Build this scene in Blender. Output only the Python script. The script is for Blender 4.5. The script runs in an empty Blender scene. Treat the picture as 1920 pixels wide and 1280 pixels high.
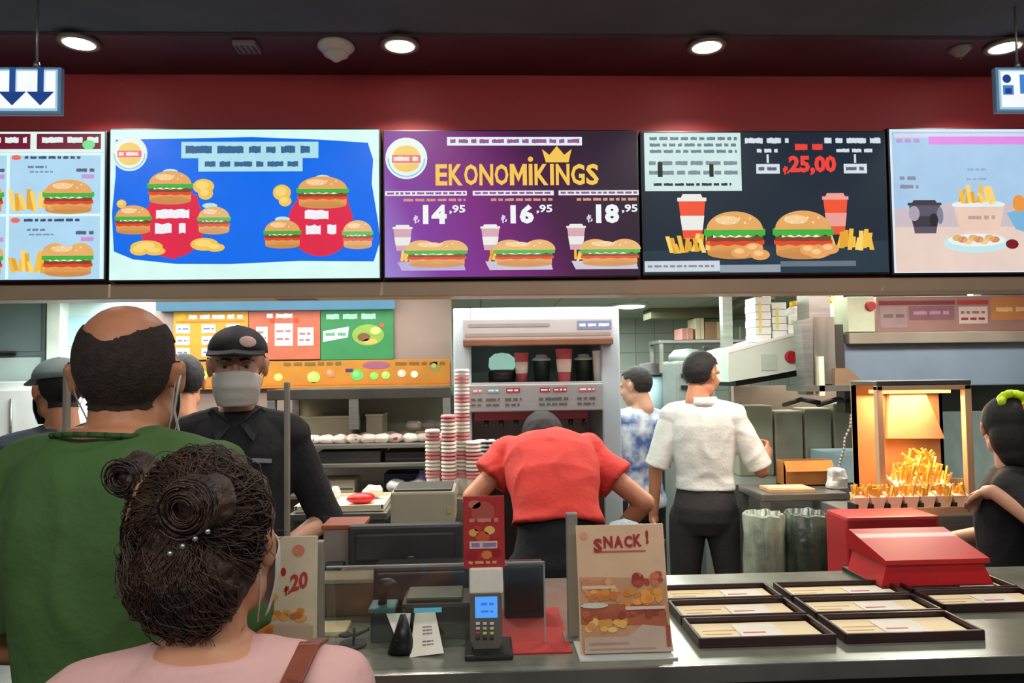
import bpy, bmesh, math, random
from mathutils import Vector, Matrix, noise
PI = math.pi
R = math.radians
random.seed(7)
SC = bpy.context.scene
COL = SC.collection

# ------------------------------------------------------------------ camera, world, large lights, exposure
FPX = 1387.0
cam_d = bpy.data.cameras.new('camera')
cam_d.sensor_width = 36.0
cam_d.lens = FPX / 1920.0 * 36.0
cam_d.clip_start = 0.02
cam = bpy.data.objects.new('camera', cam_d)
COL.objects.link(cam)
CAM_M = Matrix.Translation((0, 0, 1.6)) @ Matrix.Rotation(R(-2.4), 4, 'Z') @ Matrix.Rotation(R(90 + 2.5), 4, 'X') @ Matrix.Rotation(R(-0.8), 4, 'Z')
cam.matrix_world = CAM_M
SC.camera = cam

world = bpy.data.worlds.new('world')
SC.world = world
world.use_nodes = True
world.node_tree.nodes['Background'].inputs[0].default_value = (0.72, 0.84, 1.0, 1)
world.node_tree.nodes['Background'].inputs[1].default_value = 0.17

def area(name, loc, size, power, col=(1, 1, 1), rot=(0, 0, 0), spread=180):
    l = bpy.data.lights.new(name, 'AREA')
    l.shape = 'RECTANGLE'
    l.size, l.size_y = size
    l.energy = power
    l.color = col
    l.spread = R(spread)
    o = bpy.data.objects.new(name, l)
    o.location = loc
    o.rotation_euler = rot
    COL.objects.link(o)
    return o
# kitchen ceiling panels, the mall hall's ceiling lamps behind the customers, added fill lights
area('kitchen_panel_and_fill_light', (0.9, 5.4, 2.12), (1.1, 2.6), 75, (0.92, 1.0, 0.92))
area('kitchen_panel_and_fill_light', (2.4, 4.3, 2.12), (1.0, 0.8), 40, (1.0, 1.0, 0.94))
area('kitchen_panel_and_fill_light', (-1.0, 3.75, 2.12), (1.6, 0.6), 15, (1.0, 0.98, 0.93))
area('kitchen_panel_and_fill_light', (0.3, 3.28, 2.12), (5.2, 0.22), 62, (1.0, 0.98, 0.92))  # unseen strip added to brighten the fronts of the kitchen equipment
area('kitchen_panel_and_fill_light', (-2.0, 4.6, 2.12), (0.9, 1.6), 70, (0.88, 0.98, 1.0))
area('hall_ceiling_light', (0.0, -0.6, 2.75), (3.0, 0.7), 56, (1.0, 0.97, 0.93))
area('fascia_fill_light', (0.2, 1.75, 2.82), (6.0, 0.08), 6.5, (1.0, 0.93, 0.88), (R(62), 0, 0), 140)  # unseen fill added to brighten the red fascia and bulkhead edge
area('hall_ceiling_light', (1.2, 1.2, 2.83), (2.6, 0.3), 13, (1.0, 0.95, 0.9))

SC.view_settings.view_transform = 'Standard'
SC.view_settings.look = 'None'
SC.view_settings.exposure = 0.0
SC.view_settings.gamma = 1.0
SC.view_settings.use_curve_mapping = False

# ------------------------------------------------------------------ pixel to point
def ray(px, py):
    return (CAM_M.to_3x3() @ Vector(((px - 960) / FPX, (640 - py) / FPX, -1)))
def at(px, py, Y):
    d = ray(px, py)
    return Vector((0, 0, 1.6)) + d * (Y / d.y)
def onz(px, py, z):
    d = ray(px, py)
    return Vector((0, 0, 1.6)) + d * ((z - 1.6) / d.z)
def ext(x0, y0, x1, y1, Y):
    a, b = at(x0, (y0 + y1) / 2, Y), at(x1, (y0 + y1) / 2, Y)
    t, u = at((x0 + x1) / 2, y0, Y), at((x0 + x1) / 2, y1, Y)
    return a.x, b.x, u.z, t.z          # X0, X1, Z0, Z1

# ------------------------------------------------------------------ materials
def lin(c):
    c = c / 255.0
    return c / 12.92 if c <= 0.04045 else ((c + 0.055) / 1.055) ** 2.4
MATS = {}
def mat(name, rgb, rough=0.5, metal=0.0, var=0.10, scale=6.0, bump=0.0, bscale=40.0, stretch=(1, 1, 1), rgb2=None, spec=0.5, coat=0.0):
    if name in MATS: return MATS[name]
    m = bpy.data.materials.new(name)
    m.use_nodes = True
    nt = m.node_tree
    p = nt.nodes['Principled BSDF']
    c = [lin(v) for v in rgb]
    tc = nt.nodes.new('ShaderNodeTexCoord')
    mp = nt.nodes.new('ShaderNodeMapping')
    mp.inputs['Scale'].default_value = stretch
    nt.links.new(tc.outputs['Object'], mp.inputs[0])
    n = nt.nodes.new('ShaderNodeTexNoise')
    n.inputs['Scale'].default_value = scale
    n.inputs['Detail'].default_value = 4
    nt.links.new(mp.outputs[0], n.inputs['Vector'])
    r = nt.nodes.new('ShaderNodeValToRGB')
    r.color_ramp.elements[0].position = 0.35
    r.color_ramp.elements[1].position = 0.65
    c2 = [lin(v) for v in rgb2] if rgb2 else [min(1, v * (1 + var)) for v in c]
    r.color_ramp.elements[0].color = (*[v * (1 - var) for v in c], 1)
    r.color_ramp.elements[1].color = (*c2, 1)
    nt.links.new(n.outputs['Fac'], r.inputs[0])
    nt.links.new(r.outputs[0], p.inputs['Base Color'])
    p.inputs['Roughness'].default_value = rough
    p.inputs['Metallic'].default_value = metal
    p.inputs['Specular IOR Level'].default_value = spec
    p.inputs['Coat Weight'].default_value = coat
    if bump:
        n2 = nt.nodes.new('ShaderNodeTexNoise')
        n2.inputs['Scale'].default_value = bscale
        n2.inputs['Detail'].default_value = 5
        nt.links.new(mp.outputs[0], n2.inputs['Vector'])
        b = nt.nodes.new('ShaderNodeBump')
        b.inputs['Strength'].default_value = bump
        b.inputs['Distance'].default_value = 0.01
        nt.links.new(n2.outputs['Fac'], b.inputs['Height'])
        nt.links.new(b.outputs[0], p.inputs['Normal'])
    MATS[name] = m
    return m
def emat(rgb, k=1.0):
    name = 'screen_%d_%d_%d_%d' % (*rgb, int(k * 100))
    if name in MATS: return MATS[name]
    m = bpy.data.materials.new(name)
    m.use_nodes = True
    nt = m.node_tree
    p = nt.nodes['Principled BSDF']
    c = (*[lin(v) for v in rgb], 1)
    n = nt.nodes.new('ShaderNodeTexNoise'); n.inputs['Scale'].default_value = 9
    tc = nt.nodes.new('ShaderNodeTexCoord')
    nt.links.new(tc.outputs['Object'], n.inputs['Vector'])
    mx = nt.nodes.new('ShaderNodeMix'); mx.data_type = 'RGBA'
    mx.inputs[6].default_value = (*[v * 0.9 for v in c[:3]], 1)
    mx.inputs[7].default_value = (*[v * 1.1 for v in c[:3]], 1)
    nt.links.new(n.outputs['Fac'], mx.inputs[0])
    nt.links.new(mx.outputs[2], p.inputs['Emission Color'])
    p.inputs['Base Color'].default_value = (0.01, 0.01, 0.01, 1)
    p.inputs['Roughness'].default_value = 0.45
    p.inputs['Specular IOR Level'].default_value = 0.1
    p.inputs['Emission Strength'].default_value = k
    MATS[name] = m
    return m
def pmat(rgb):          # printed ink or plain coloured plastic
    return mat('ink_%d_%d_%d' % rgb, rgb, 0.6, 0, 0.07, 12)
def clear(name='clear_acrylic', tint=(0.93, 0.97, 0.95), alpha=0.10):
    if name in MATS: return MATS[name]
    m = bpy.data.materials.new(name); m.use_nodes = True
    nt = m.node_tree; out = nt.nodes['Material Output']
    nt.nodes.remove(nt.nodes['Principled BSDF'])
    t = nt.nodes.new('ShaderNodeBsdfTransparent'); t.inputs[0].default_value = (*tint, 1)
    g = nt.nodes.new('ShaderNodeBsdfGlossy'); g.inputs['Roughness'].default_value = 0.08
    x = nt.nodes.new('ShaderNodeMixShader')
    n = nt.nodes.new('ShaderNodeTexNoise'); n.inputs['Scale'].default_value = 3
    mr = nt.nodes.new('ShaderNodeMapRange'); mr.inputs['To Min'].default_value = alpha * 0.6; mr.inputs['To Max'].default_value = alpha * 1.4
    nt.links.new(n.outputs['Fac'], mr.inputs[0]); nt.links.new(mr.outputs[0], x.inputs[0])
    nt.links.new(t.outputs[0], x.inputs[1]); nt.links.new(g.outputs[0], x.inputs[2]); nt.links.new(x.outputs[0], out.inputs[0])
    MATS[name] = m
    return m

STEEL = mat('brushed_steel', (150, 152, 145), 0.35, 0.75, 0.12, 5, 0.08, 30, (1, 1, 20))
STEEL_D = mat('dark_steel', (92, 90, 84), 0.38, 0.7, 0.2, 5)
BLACKP = mat('black_plastic', (20, 21, 24), 0.4, 0, 0.2, 10)
GREYP = mat('dark_grey_plastic', (52, 50, 52), 0.5, 0, 0.15, 10)
WHITEP = mat('white_plastic', (222, 226, 220), 0.45, 0, 0.05, 6)
BEIGEP = mat('beige_plastic', (185, 176, 150), 0.5, 0, 0.07, 6)
PAPER = mat('white_paper', (232, 228, 214), 0.8, 0, 0.05, 14, 0.1, 30)
REDP = mat('red_plastic', (196, 30, 30), 0.38, 0, 0.1, 5, coat=0.2)

# ------------------------------------------------------------------ mesh helpers
TM = {}                       # world matrix of every container
class MB:
    def __init__(self):
        self.bm = bmesh.new(); self.mats = []
    def mi(self, m):
        if m is None: return 0
        if m not in self.mats: self.mats.append(m)
        return self.mats.index(m)
    def _tag(self, geom, m, smooth=False):
        i = self.mi(m)
        for f in geom:
            if isinstance(f, bmesh.types.BMFace):
                f.material_index = i; f.smooth = smooth
    def box(self, c, s, m=None, rot=None, bev=0.0):
        M = Matrix.Translation(c) @ (rot.to_4x4() if rot else Matrix()) @ Matrix.Diagonal((*s, 1))
        before = set(self.bm.faces)
        r = bmesh.ops.create_cube(self.bm, size=1.0, matrix=M)
        if bev:
            es = list({e for v in r['verts'] for e in v.link_edges})
            bmesh.ops.bevel(self.bm, geom=es, offset=min(bev, min(s) * 0.45), segments=2, affect='EDGES', profile=0.6)
        self._tag([f for f in self.bm.faces if f not in before], m)
        return self
    def span(self, x0, x1, y0, y1, z0, z1, m=None, bev=0.0):
        return self.box(((x0 + x1) / 2, (y0 + y1) / 2, (z0 + z1) / 2), (abs(x1 - x0), abs(y1 - y0), abs(z1 - z0)), m, None, bev)
    def px(self, x0, y0, x1, y1, Y, dep, m=None, bev=0.0):
        X0, X1, Z0, Z1 = ext(x0, y0, x1, y1, Y)
        return self.span(X0, X1, Y, Y + dep, Z0, Z1, m, bev)
    def cone(self, p0, p1, r0, r1, m=None, seg=20, caps=True, sm=True):
        p0, p1 = Vector(p0), Vector(p1); d = p1 - p0
        q = d.to_track_quat('Z', 'Y').to_matrix().to_4x4()
        before = set(self.bm.faces)
        bmesh.ops.create_cone(self.bm, cap_ends=caps, segments=seg, radius1=r0, radius2=max(r1, 1e-5), depth=d.length, matrix=Matrix.Translation((p0 + p1) / 2) @ q)
        new = [f for f in self.bm.faces if f not in before]
        self._tag(new, m, sm)
        for f in new:
            if len(f.verts) > 4: f.smooth = False
        return self
    def ell(self, c, r, m=None, rot=None, u=20, v=12):
        M = Matrix.Translation(c) @ (rot.to_4x4() if rot else Matrix()) @ Matrix.Diagonal((*r, 1))
        before = set(self.bm.faces)
        bmesh.ops.create_uvsphere(self.bm, u_segments=u, v_segments=v, radius=1.0, matrix=M)
        self._tag([f for f in self.bm.faces if f not in before], m, True)
        return self
    def cap(self, p0, p1, r0, r1, m=None, u=14):
        self.cone(p0, p1, r0, r1, m, u)
        self.ell(p0, (r0,) * 3, m, None, u, 8); self.ell(p1, (r1,) * 3, m, None, u, 8)
        return self
    def tube(self, pts, r, m=None, seg=8, r1=None):
        pts = [Vector(p) for p in pts]; n = len(pts); rings = []
        up = Vector((0, 0, 1))
        for i, p in enumerate(pts):
            d = (pts[min(i + 1, n - 1)] - pts[max(i - 1, 0)]).normalized()
            a = d.cross(up)
            if a.length < 1e-3: a = d.cross(Vector((1, 0, 0)))
            a.normalize(); b = d.cross(a).normalized()
            rr = r if r1 is None else r + (r1 - r) * i / (n - 1)
            rings.append([self.bm.verts.new(p + (a * math.cos(t) + b * math.sin(t)) * rr) for t in [2 * PI * k / seg for k in range(seg)]])
        self._skin(rings, m, True)
        return self
    def _skin(self, rings, m, sm, caps=True):
        fs = []; seg = len(rings[0])
        for i in range(len(rings) - 1):
            for k in range(seg):
                try: fs.append(self.bm.faces.new((rings[i][k], rings[i][(k + 1) % seg], rings[i + 1][(k + 1) % seg], rings[i + 1][k])))
                except ValueError: pass
        if caps:
            fs.append(self.bm.faces.new(rings[0][::-1])); fs.append(self.bm.faces.new(rings[-1]))
        self._tag(fs, m, sm)
        for f in fs[-2:] if caps else []: f.smooth = False
    def lathe(self, prof, c, m=None, seg=24):
        rings = [[self.bm.verts.new(Vector(c) + Vector((r * math.cos(2 * PI * k / seg), r * math.sin(2 * PI * k / seg), z))) for k in range(seg)] for r, z in prof]
        self._skin(rings, m, True)
        return self
    def loft(self, secs, m=None, seg=28, pw=2.4, f=None):
        rings = []
        for (x, y, z, hw, hd) in secs:
            ring = []
            for k in range(seg):
                t = 2 * PI * k / seg; c, s = math.cos(t), math.sin(t)
                p = Vector((x + hw * abs(c) ** (2 / pw) * (1 if c >= 0 else -1), y + hd * abs(s) ** (2 / pw) * (1 if s >= 0 else -1), z))
                ring.append(self.bm.verts.new(f(p) if f else p))
            rings.append(ring)
        self._skin(rings, m, True)
        return self
    def prism(self, pts, vec, m=None, sm=False):       # planar outline pushed along vec
        a = [self.bm.verts.new(Vector(p)) for p in pts]; b = [self.bm.verts.new(Vector(p) + Vector(vec)) for p in pts]
        self._skin([a, b], m, sm)
        return self
    def poly(self, pts, m=None):
        self._tag([self.bm.faces.new([self.bm.verts.new(Vector(p)) for p in pts])], m)
        return self
    def build(self, name, parent=None, local=False, m=None, origin=None):
        if m is not None: self.mats = [m]
        bmesh.ops.recalc_face_normals(self.bm, faces=self.bm.faces)
        me = bpy.data.meshes.new(name)
        self.bm.to_mesh(me); self.bm.free()
        for x in self.mats: me.materials.append(x)
        o = bpy.data.objects.new(name, me)
        COL.objects.link(o)
        if parent is not None:
            o.parent = parent
            M = TM[parent]
            if not local: me.transform(M.inverted())
            TM[o] = M
        else:
            xs = [v.co for v in me.vertices]
            L = Vector(((min(p.x for p in xs) + max(p.x for p in xs)) / 2, (min(p.y for p in xs) + max(p.y for p in xs)) / 2, min(p.z for p in xs)))
            me.transform(Matrix.Translation(-L)); o.location = L
            TM[o] = Matrix.Translation(L)
        return o
def tag(o, label=None, cat=None, group=None, kind=None):
    if label: o['label'] = label
    if cat: o['category'] = cat
    if group: o['group'] = group
    if kind: o['kind'] = kind
    return o
def thing(name, loc, label, cat, group=None, rz=0.0):
    o = bpy.data.objects.new(name, None); COL.objects.link(o)
    o.empty_display_size = 0.05
    o.location = loc; o.rotation_euler = (0, 0, rz)
    TM[o] = Matrix.Translation(loc) @ Matrix.Rotation(rz, 4, 'Z')
    return tag(o, label, cat, group)
def struct(mb, name, m=None):
    o = mb.build(name, m=m); o['kind'] = 'structure'; return o
def one(mb, name, label, cat, group=None):
    return tag(mb.build(name), label, cat, group)
def ctr(x0, y1, x1, Y):       # foot point of a pixel box
    a = at((x0 + x1) / 2, y1, Y); return (a.x, a.y, a.z)

# lettering: font outlines turned into mesh faces, laid into a frame function
def text_into(mb, s, f, cx, cy, w, h, m, layer=3, bold=0.03, shear=0.0, slant=0.0):
    cu = bpy.data.curves.new('lettering', 'FONT'); cu.body = s; cu.offset = bold; cu.resolution_u = 2; cu.shear = shear
    cu.fill_mode = 'FRONT'
    o = bpy.data.objects.new('lettering_source', cu); COL.objects.link(o)
    dg = bpy.context.evaluated_depsgraph_get()
    me = bpy.data.meshes.new_from_object(o.evaluated_get(dg))
    bpy.data.objects.remove(o); bpy.data.curves.remove(cu)
    vs = [v.co.copy() for v in me.vertices]
    if not vs: return
    x0, x1 = min(v.x for v in vs), max(v.x for v in vs); y0, y1 = min(v.y for v in vs), max(v.y for v in vs)
    nv = []
    for v in vs:
        u = (v.x - x0) / (x1 - x0) - 0.5; t = (v.y - y0) / (y1 - y0) - 0.5
        nv.append(mb.bm.verts.new(f(cx + u * w, cy - t * h - slant * u * w, layer)))
    fs = []
    for p in me.polygons:
        try: fs.append(mb.bm.faces.new([nv[i] for i in p.vertices]))
        except ValueError: pass
    mb._tag(fs, m)
    bpy.data.meshes.remove(me)

class Art:
    """flat artwork drawn into the plane of a screen or a poster; f(px, py, layer) gives the point on it"""
    def __init__(self, f, em=True):
        self.f = f; self.mb = MB(); self.m = (lambda c: emat(c)) if em else pmat; self.rnd = random.Random(3)
    def poly(self, pts, c, l=1):
        self.mb.poly([self.f(x, y, l) for x, y in pts], self.m(c)); return self
    def rect(self, x0, y0, x1, y1, c, l=1):
        return self.poly([(x0, y0), (x1, y0), (x1, y1), (x0, y1)], c, l)
    def oval(self, cx, cy, rx, ry, c, l=1, a0=0, a1=360, n=26):
        return self.poly([(cx + rx * math.cos(R(a0 + (a1 - a0) * k / n)), cy - ry * math.sin(R(a0 + (a1 - a0) * k / n))) for k in range(n if a1 - a0 == 360 else n + 1)], c, l)
    def wavy(self, x0, x1, y, h, c, l, n=12, amp=0.35):
        top = [(x0 + (x1 - x0) * k / n, y - h / 2 - (amp * h if k % 2 else 0)) for k in range(n + 1)]
        bot = [(x1 - (x1 - x0) * k / n, y + h / 2 + (amp * h if k % 2 else 0)) for k in range(n + 1)]
        return self.poly(top + bot, c, l)
    def glyphs(self, x0, x1, y, h, c, l=3):           # a line of lettering too small to read: words of strokes
        x = x0
        while x < x1 - h * 0.4:
            n = self.rnd.randint(5, 12); top = []; bot = []; xx = x     # one blurred word: a bar with an uneven rim
            for k in range(n):
                if xx > x1: break
                top.append((xx, y - h * self.rnd.uniform(.32, .5))); bot.append((xx, y + h * self.rnd.uniform(.34, .46))); xx += h * .28
            if len(top) > 2: self.poly(top + bot[::-1], c, l)
            x = xx + h * .35
        return self
    def text(self, s, cx, cy, w, h, c, l=4, bold=0.03, slant=0.0):
        text_into(self.mb, s, self.f, cx, cy, w, h, self.m(c), l, bold, 0, slant); return self
    def burger(self, cx, cy, w, h, l=3, long=False, pale=0):
        t = cy - h / 2; q = lambda a: tuple(min(255, int(v + pale * (255 - v))) for v in a)
        self.oval(cx, t + h * 0.95, w * 0.46, h * 0.13, q((206, 140, 76)), l)
        self.rect(cx - w * 0.46, t + h * 0.72, cx + w * 0.46, t + h * 0.93, q((222, 158, 88)), l)
        self.wavy(cx - w * 0.49, cx + w * 0.49, t + h * 0.70, h * 0.10, q((226, 70, 40)), l + 1, 8)
        self.wavy(cx - w * 0.47, cx + w * 0.47, t + h * 0.62, h * 0.10, q((128, 70, 40)), l + 2, 6, 0.15)
        self.wavy(cx - w * 0.36, cx + w * 0.30, t + h * 0.545, h * 0.06, q((244, 238, 214)), l + 3, 7)
        self.wavy(cx - w * 0.51, cx + w * 0.51, t + h * 0.47, h * 0.13, q((66, 178, 62)), l + 4, 14)
        if long:
            for k in (-0.25, 0.25):
                self.oval(cx + k * w, t + h * 0.42, w * 0.27, h * 0.40, q((232, 176, 104)), l + 5, 0, 180)
        else:
            self.oval(cx, t + h * 0.42, w * 0.47, h * 0.42, q((230, 168, 98)), l + 5, 0, 180)
        self.oval(cx - w * 0.12, t + h * 0.20, w * 0.2, h * 0.10, q((246, 206, 150)), l + 6)
        for k in range(7):
            self.oval(cx - w * 0.28 + k * w * 0.09, t + h * (0.16 + 0.1 * (k % 2)), w * 0.016, h * 0.022, q((255, 240, 205)), l + 7, n=8)
        return self
    def fries(self, cx, cy, w, h, l=2, pale=0):
        for k in range(11):
            x = cx - w / 2 + w * k / 10; a = self.rnd.uniform(-0.5, 0.5) * w * 0.3; y = cy + h / 2 - self.rnd.uniform(0, h * 0.2)
            t = w * 0.06; yy = y - h * self.rnd.uniform(0.45, 1.0)
            c = self.rnd.choice(((242, 190, 70), (230, 168, 48), (250, 212, 110)))
            self.poly([(x - t, y), (x + t, y), (x + a + t, yy), (x + a - t, yy)], c, l + k * 0.3)
        return self
    def cup(self, cx, cy, w, h, c=(206, 52, 44), l=2, lid=(236, 236, 232)):
        self.poly([(cx - w * 0.5, cy - h * 0.36), (cx + w * 0.5, cy - h * 0.36), (cx + w * 0.34, cy + h * 0.5), (cx - w * 0.34, cy + h * 0.5)], c, l)
        self.poly([(cx - w * 0.45, cy - h * 0.02), (cx + w * 0.45, cy - h * 0.02), (cx + w * 0.38, cy + h * 0.3), (cx - w * 0.38, cy + h * 0.3)], lid, l + 1)
        self.rect(cx - w * 0.54, cy - h * 0.42, cx + w * 0.54, cy - h * 0.34, lid, l + 1)
        self.poly([(cx - w * 0.4, cy - h * 0.42), (cx + w * 0.4, cy - h * 0.42), (cx + w * 0.34, cy - h * 0.5), (cx - w * 0.34, cy - h * 0.5)], lid, l)
        return self
    def badge(self, cx, cy, r, l=3):                   # the round emblem: pale disc, rosy bun shape, yellow and blue arcs
        self.oval(cx, cy, r, r, (226, 240, 238), l)
        self.oval(cx, cy, r * 0.9, r * 0.9, (128, 206, 232), l + 1, 180, 360)
        self.oval(cx, cy, r * 0.84, r * 0.84, (232, 242, 236), l + 2)
        self.oval(cx, cy - r * 0.16, r * 0.62, r * 0.46, (240, 206, 110), l + 3, 0, 180)
        self.oval(cx, cy + r * 0.24, r * 0.62, r * 0.42, (240, 206, 110), l + 3, 180, 360)
        self.rect(cx - r * 0.68, cy - r * 0.16, cx + r * 0.68, cy + r * 0.22, (232, 120, 124), l + 4)
        self.glyphs(cx - r * 0.6, cx + r * 0.6, cy + r * 0.03, r * 0.24, (255, 226, 222), l + 5)
        return self
def plane_f(x0, y0, x1, y1, Y, step=0.0004):
    """pixel box -> upright rectangle in the plane y = Y, layers stepping toward the hall"""
    X0, X1, Z0, Z1 = ext(x0, y0, x1, y1, Y)
    def f(px, py, l=0):
        return Vector((X0 + (px - x0) / (x1 - x0) * (X1 - X0), Y - l * step, Z1 + (py - y0) / (y1 - y0) * (Z0 - Z1)))
    return f
# ------------------------------------------------------------------ people
def remesh(mb, vox, smooth=4, fold=0.0, fscale=6.0, keep=None, dirs=(1, 1, 1)):
    """union of overlapping volumes -> ONE continuous surface (voxel remesh + smoothing), optional cloth folds"""
    bmesh.ops.recalc_face_normals(mb.bm, faces=mb.bm.faces)
    me = bpy.data.meshes.new('tmp'); mb.bm.to_mesh(me); mb.bm.free()
    o = bpy.data.objects.new('tmp', me); COL.objects.link(o)
    r = o.modifiers.new('r', 'REMESH'); r.mode = 'VOXEL'; r.voxel_size = vox
    s = o.modifiers.new('s', 'SMOOTH'); s.iterations = smooth; s.factor = 0.5
    out = bpy.data.meshes.new_from_object(o.evaluated_get(bpy.context.evaluated_depsgraph_get()))
    bpy.data.objects.remove(o); bpy.data.meshes.remove(me)
    nb = MB(); nb.bm.from_mesh(out); bpy.data.meshes.remove(out)
    for f in nb.bm.faces: f.smooth = True
    if fold:
        nb.bm.normal_update()
        for v in nb.bm.verts:
            p = Vector((v.co.x * dirs[0], v.co.y * dirs[1], v.co.z * dirs[2])) * fscale
            n = noise.noise(p) + 0.5 * noise.noise(p * 2.1)
            ridge = 1 - abs(noise.noise(p * 0.9 + Vector((3, 1, 7)))) * 4
            v.co += v.normal * fold * (n + 0.6 * max(0, ridge))
    return nb
def shell(src_bm, pred, thick, M=None):
    """a layer lying on part of a body surface: hair cap, mask"""
    nb = MB(); nb.bm = src_bm.copy(); bm = nb.bm
    inv = M.inverted() if M else Matrix()
    far = [v for v in bm.verts if (inv @ v.co).length > .22]
    bmesh.ops.delete(bm, geom=far, context='VERTS')
    bmesh.ops.subdivide_edges(bm, edges=bm.edges[:], cuts=1, use_grid_fill=True)
    bmesh.ops.smooth_vert(bm, verts=bm.verts, factor=.5, use_axis_x=True, use_axis_y=True, use_axis_z=True)
    bm.normal_update()
    kill = [v for v in bm.verts if not pred(inv @ v.co)]
    bmesh.ops.delete(bm, geom=kill, context='VERTS')
    for _ in range(8): bmesh.ops.smooth_vert(bm, verts=[v for v in bm.verts if v.is_boundary], factor=.5, use_axis_x=True, use_axis_y=True, use_axis_z=True)
    bm.normal_update()
    for v in bm.verts:
        t = thick(inv @ v.co) if callable(thick) else thick
        v.co += v.normal * t
    g = bmesh.ops.extrude_face_region(bm, geom=list(bm.faces))
    vs = [e for e in g['geom'] if isinstance(e, bmesh.types.BMVert)]
    bm.normal_update()
    for v in vs: v.co -= v.normal * 0.004
    for f in bm.faces: f.smooth = True
    return nb

SKIN = lambda n, c: mat('skin_' + n, c, 0.5, 0, 0.06, 12, 0.05, 90)
def cloth(n, c, **k): return mat('cloth_' + n, c, k.get('rough', 0.85), 0, k.get('var', 0.10), k.get('scale', 5), 0.25, 60)

def add_head(mb, M, fem=False):
    q = lambda *p: M @ Vector(p)
    rot = M.to_3x3()
    e = lambda c, r: mb.ell(q(*c), r, None, rot)
    e((0, -.014, .028), (.077, .097, .092)); e((0, .028, -.03), (.066, .068, .082))
    e((0, .066, -.092), (.027, .024, .023))
    for s in (-1, 1):
        e((s * .045, .012, -.066), (.022, .038, .032)); e((s * .036, .072, -.028), (.024, .02, .024))
        e((s * .082, -.006, -.004), (.010, .019, .031)); e((s * .088, -.015, .010), (.007, .014, .017))
    mb.cap(q(0, .092, .018), q(0, .113, -.026), .007, .0125); mb.cap(q(-.011, .103, -.03), q(.011, .103, -.03), .008, .008)
    mb.cap(q(-.042, .083, .027), q(.042, .083, .027), .011, .011)
    mb.cap(q(-.017, .092, -.058), q(.017, .092, -.058), .0075, .0075); mb.cap(q(-.015, .09, -.069), q(.015, .09, -.069), .008, .008)
    mb.cap(q(0, -.022, -.06), q(0, -.035, -.15), .054, .058)

def add_hand(mb, W, d, n, side, curl=0.5, k=1.0):
    """palm, four fingers of different length with knuckle bends, thumb from the side. d: along the hand, n: palm normal"""
    W, d, n = Vector(W), Vector(d).normalized(), Vector(n).normalized()
    n = (n - d * n.dot(d)).normalized(); a = d.cross(n).normalized() * side      # a: toward the thumb
    rot = Matrix((a, d, n)).transposed()
    mb.ell(W + d * .05 * k, (.040 * k, .055 * k, .016 * k), None, rot); mb.cap(W, W + d * .03 * k, .025 * k, .028 * k)
    for i, L in enumerate((.070, .080, .074, .058)):
        off = (.027 - i * .0185) * k
        p = W + d * .085 * k + a * off; L *= k; c = curl * (0.7 + 0.15 * i)
        dd = d
        rr = .0088 * k
        for j, fr in enumerate((.45, .32, .23)):
            dd = (dd * math.cos(c) + n * math.sin(c)).normalized()
            p2 = p + dd * L * fr * 1.15
            mb.cap(p, p2, rr, rr * .9, None, 8); p = p2; rr *= .92
    p = W + d * .028 * k + a * .030 * k
    t = (d * .6 + a * .75 + n * .35 * (1 + curl)).normalized(); p2 = p + t * .038 * k; mb.cap(p, p2, .0115 * k, .0100 * k, None, 8)
    t = (d * .9 + a * .2 + n * .4 * (1 + curl)).normalized(); mb.cap(p2, p2 + t * .030 * k, .0100 * k, .0085 * k, None, 8)

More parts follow.
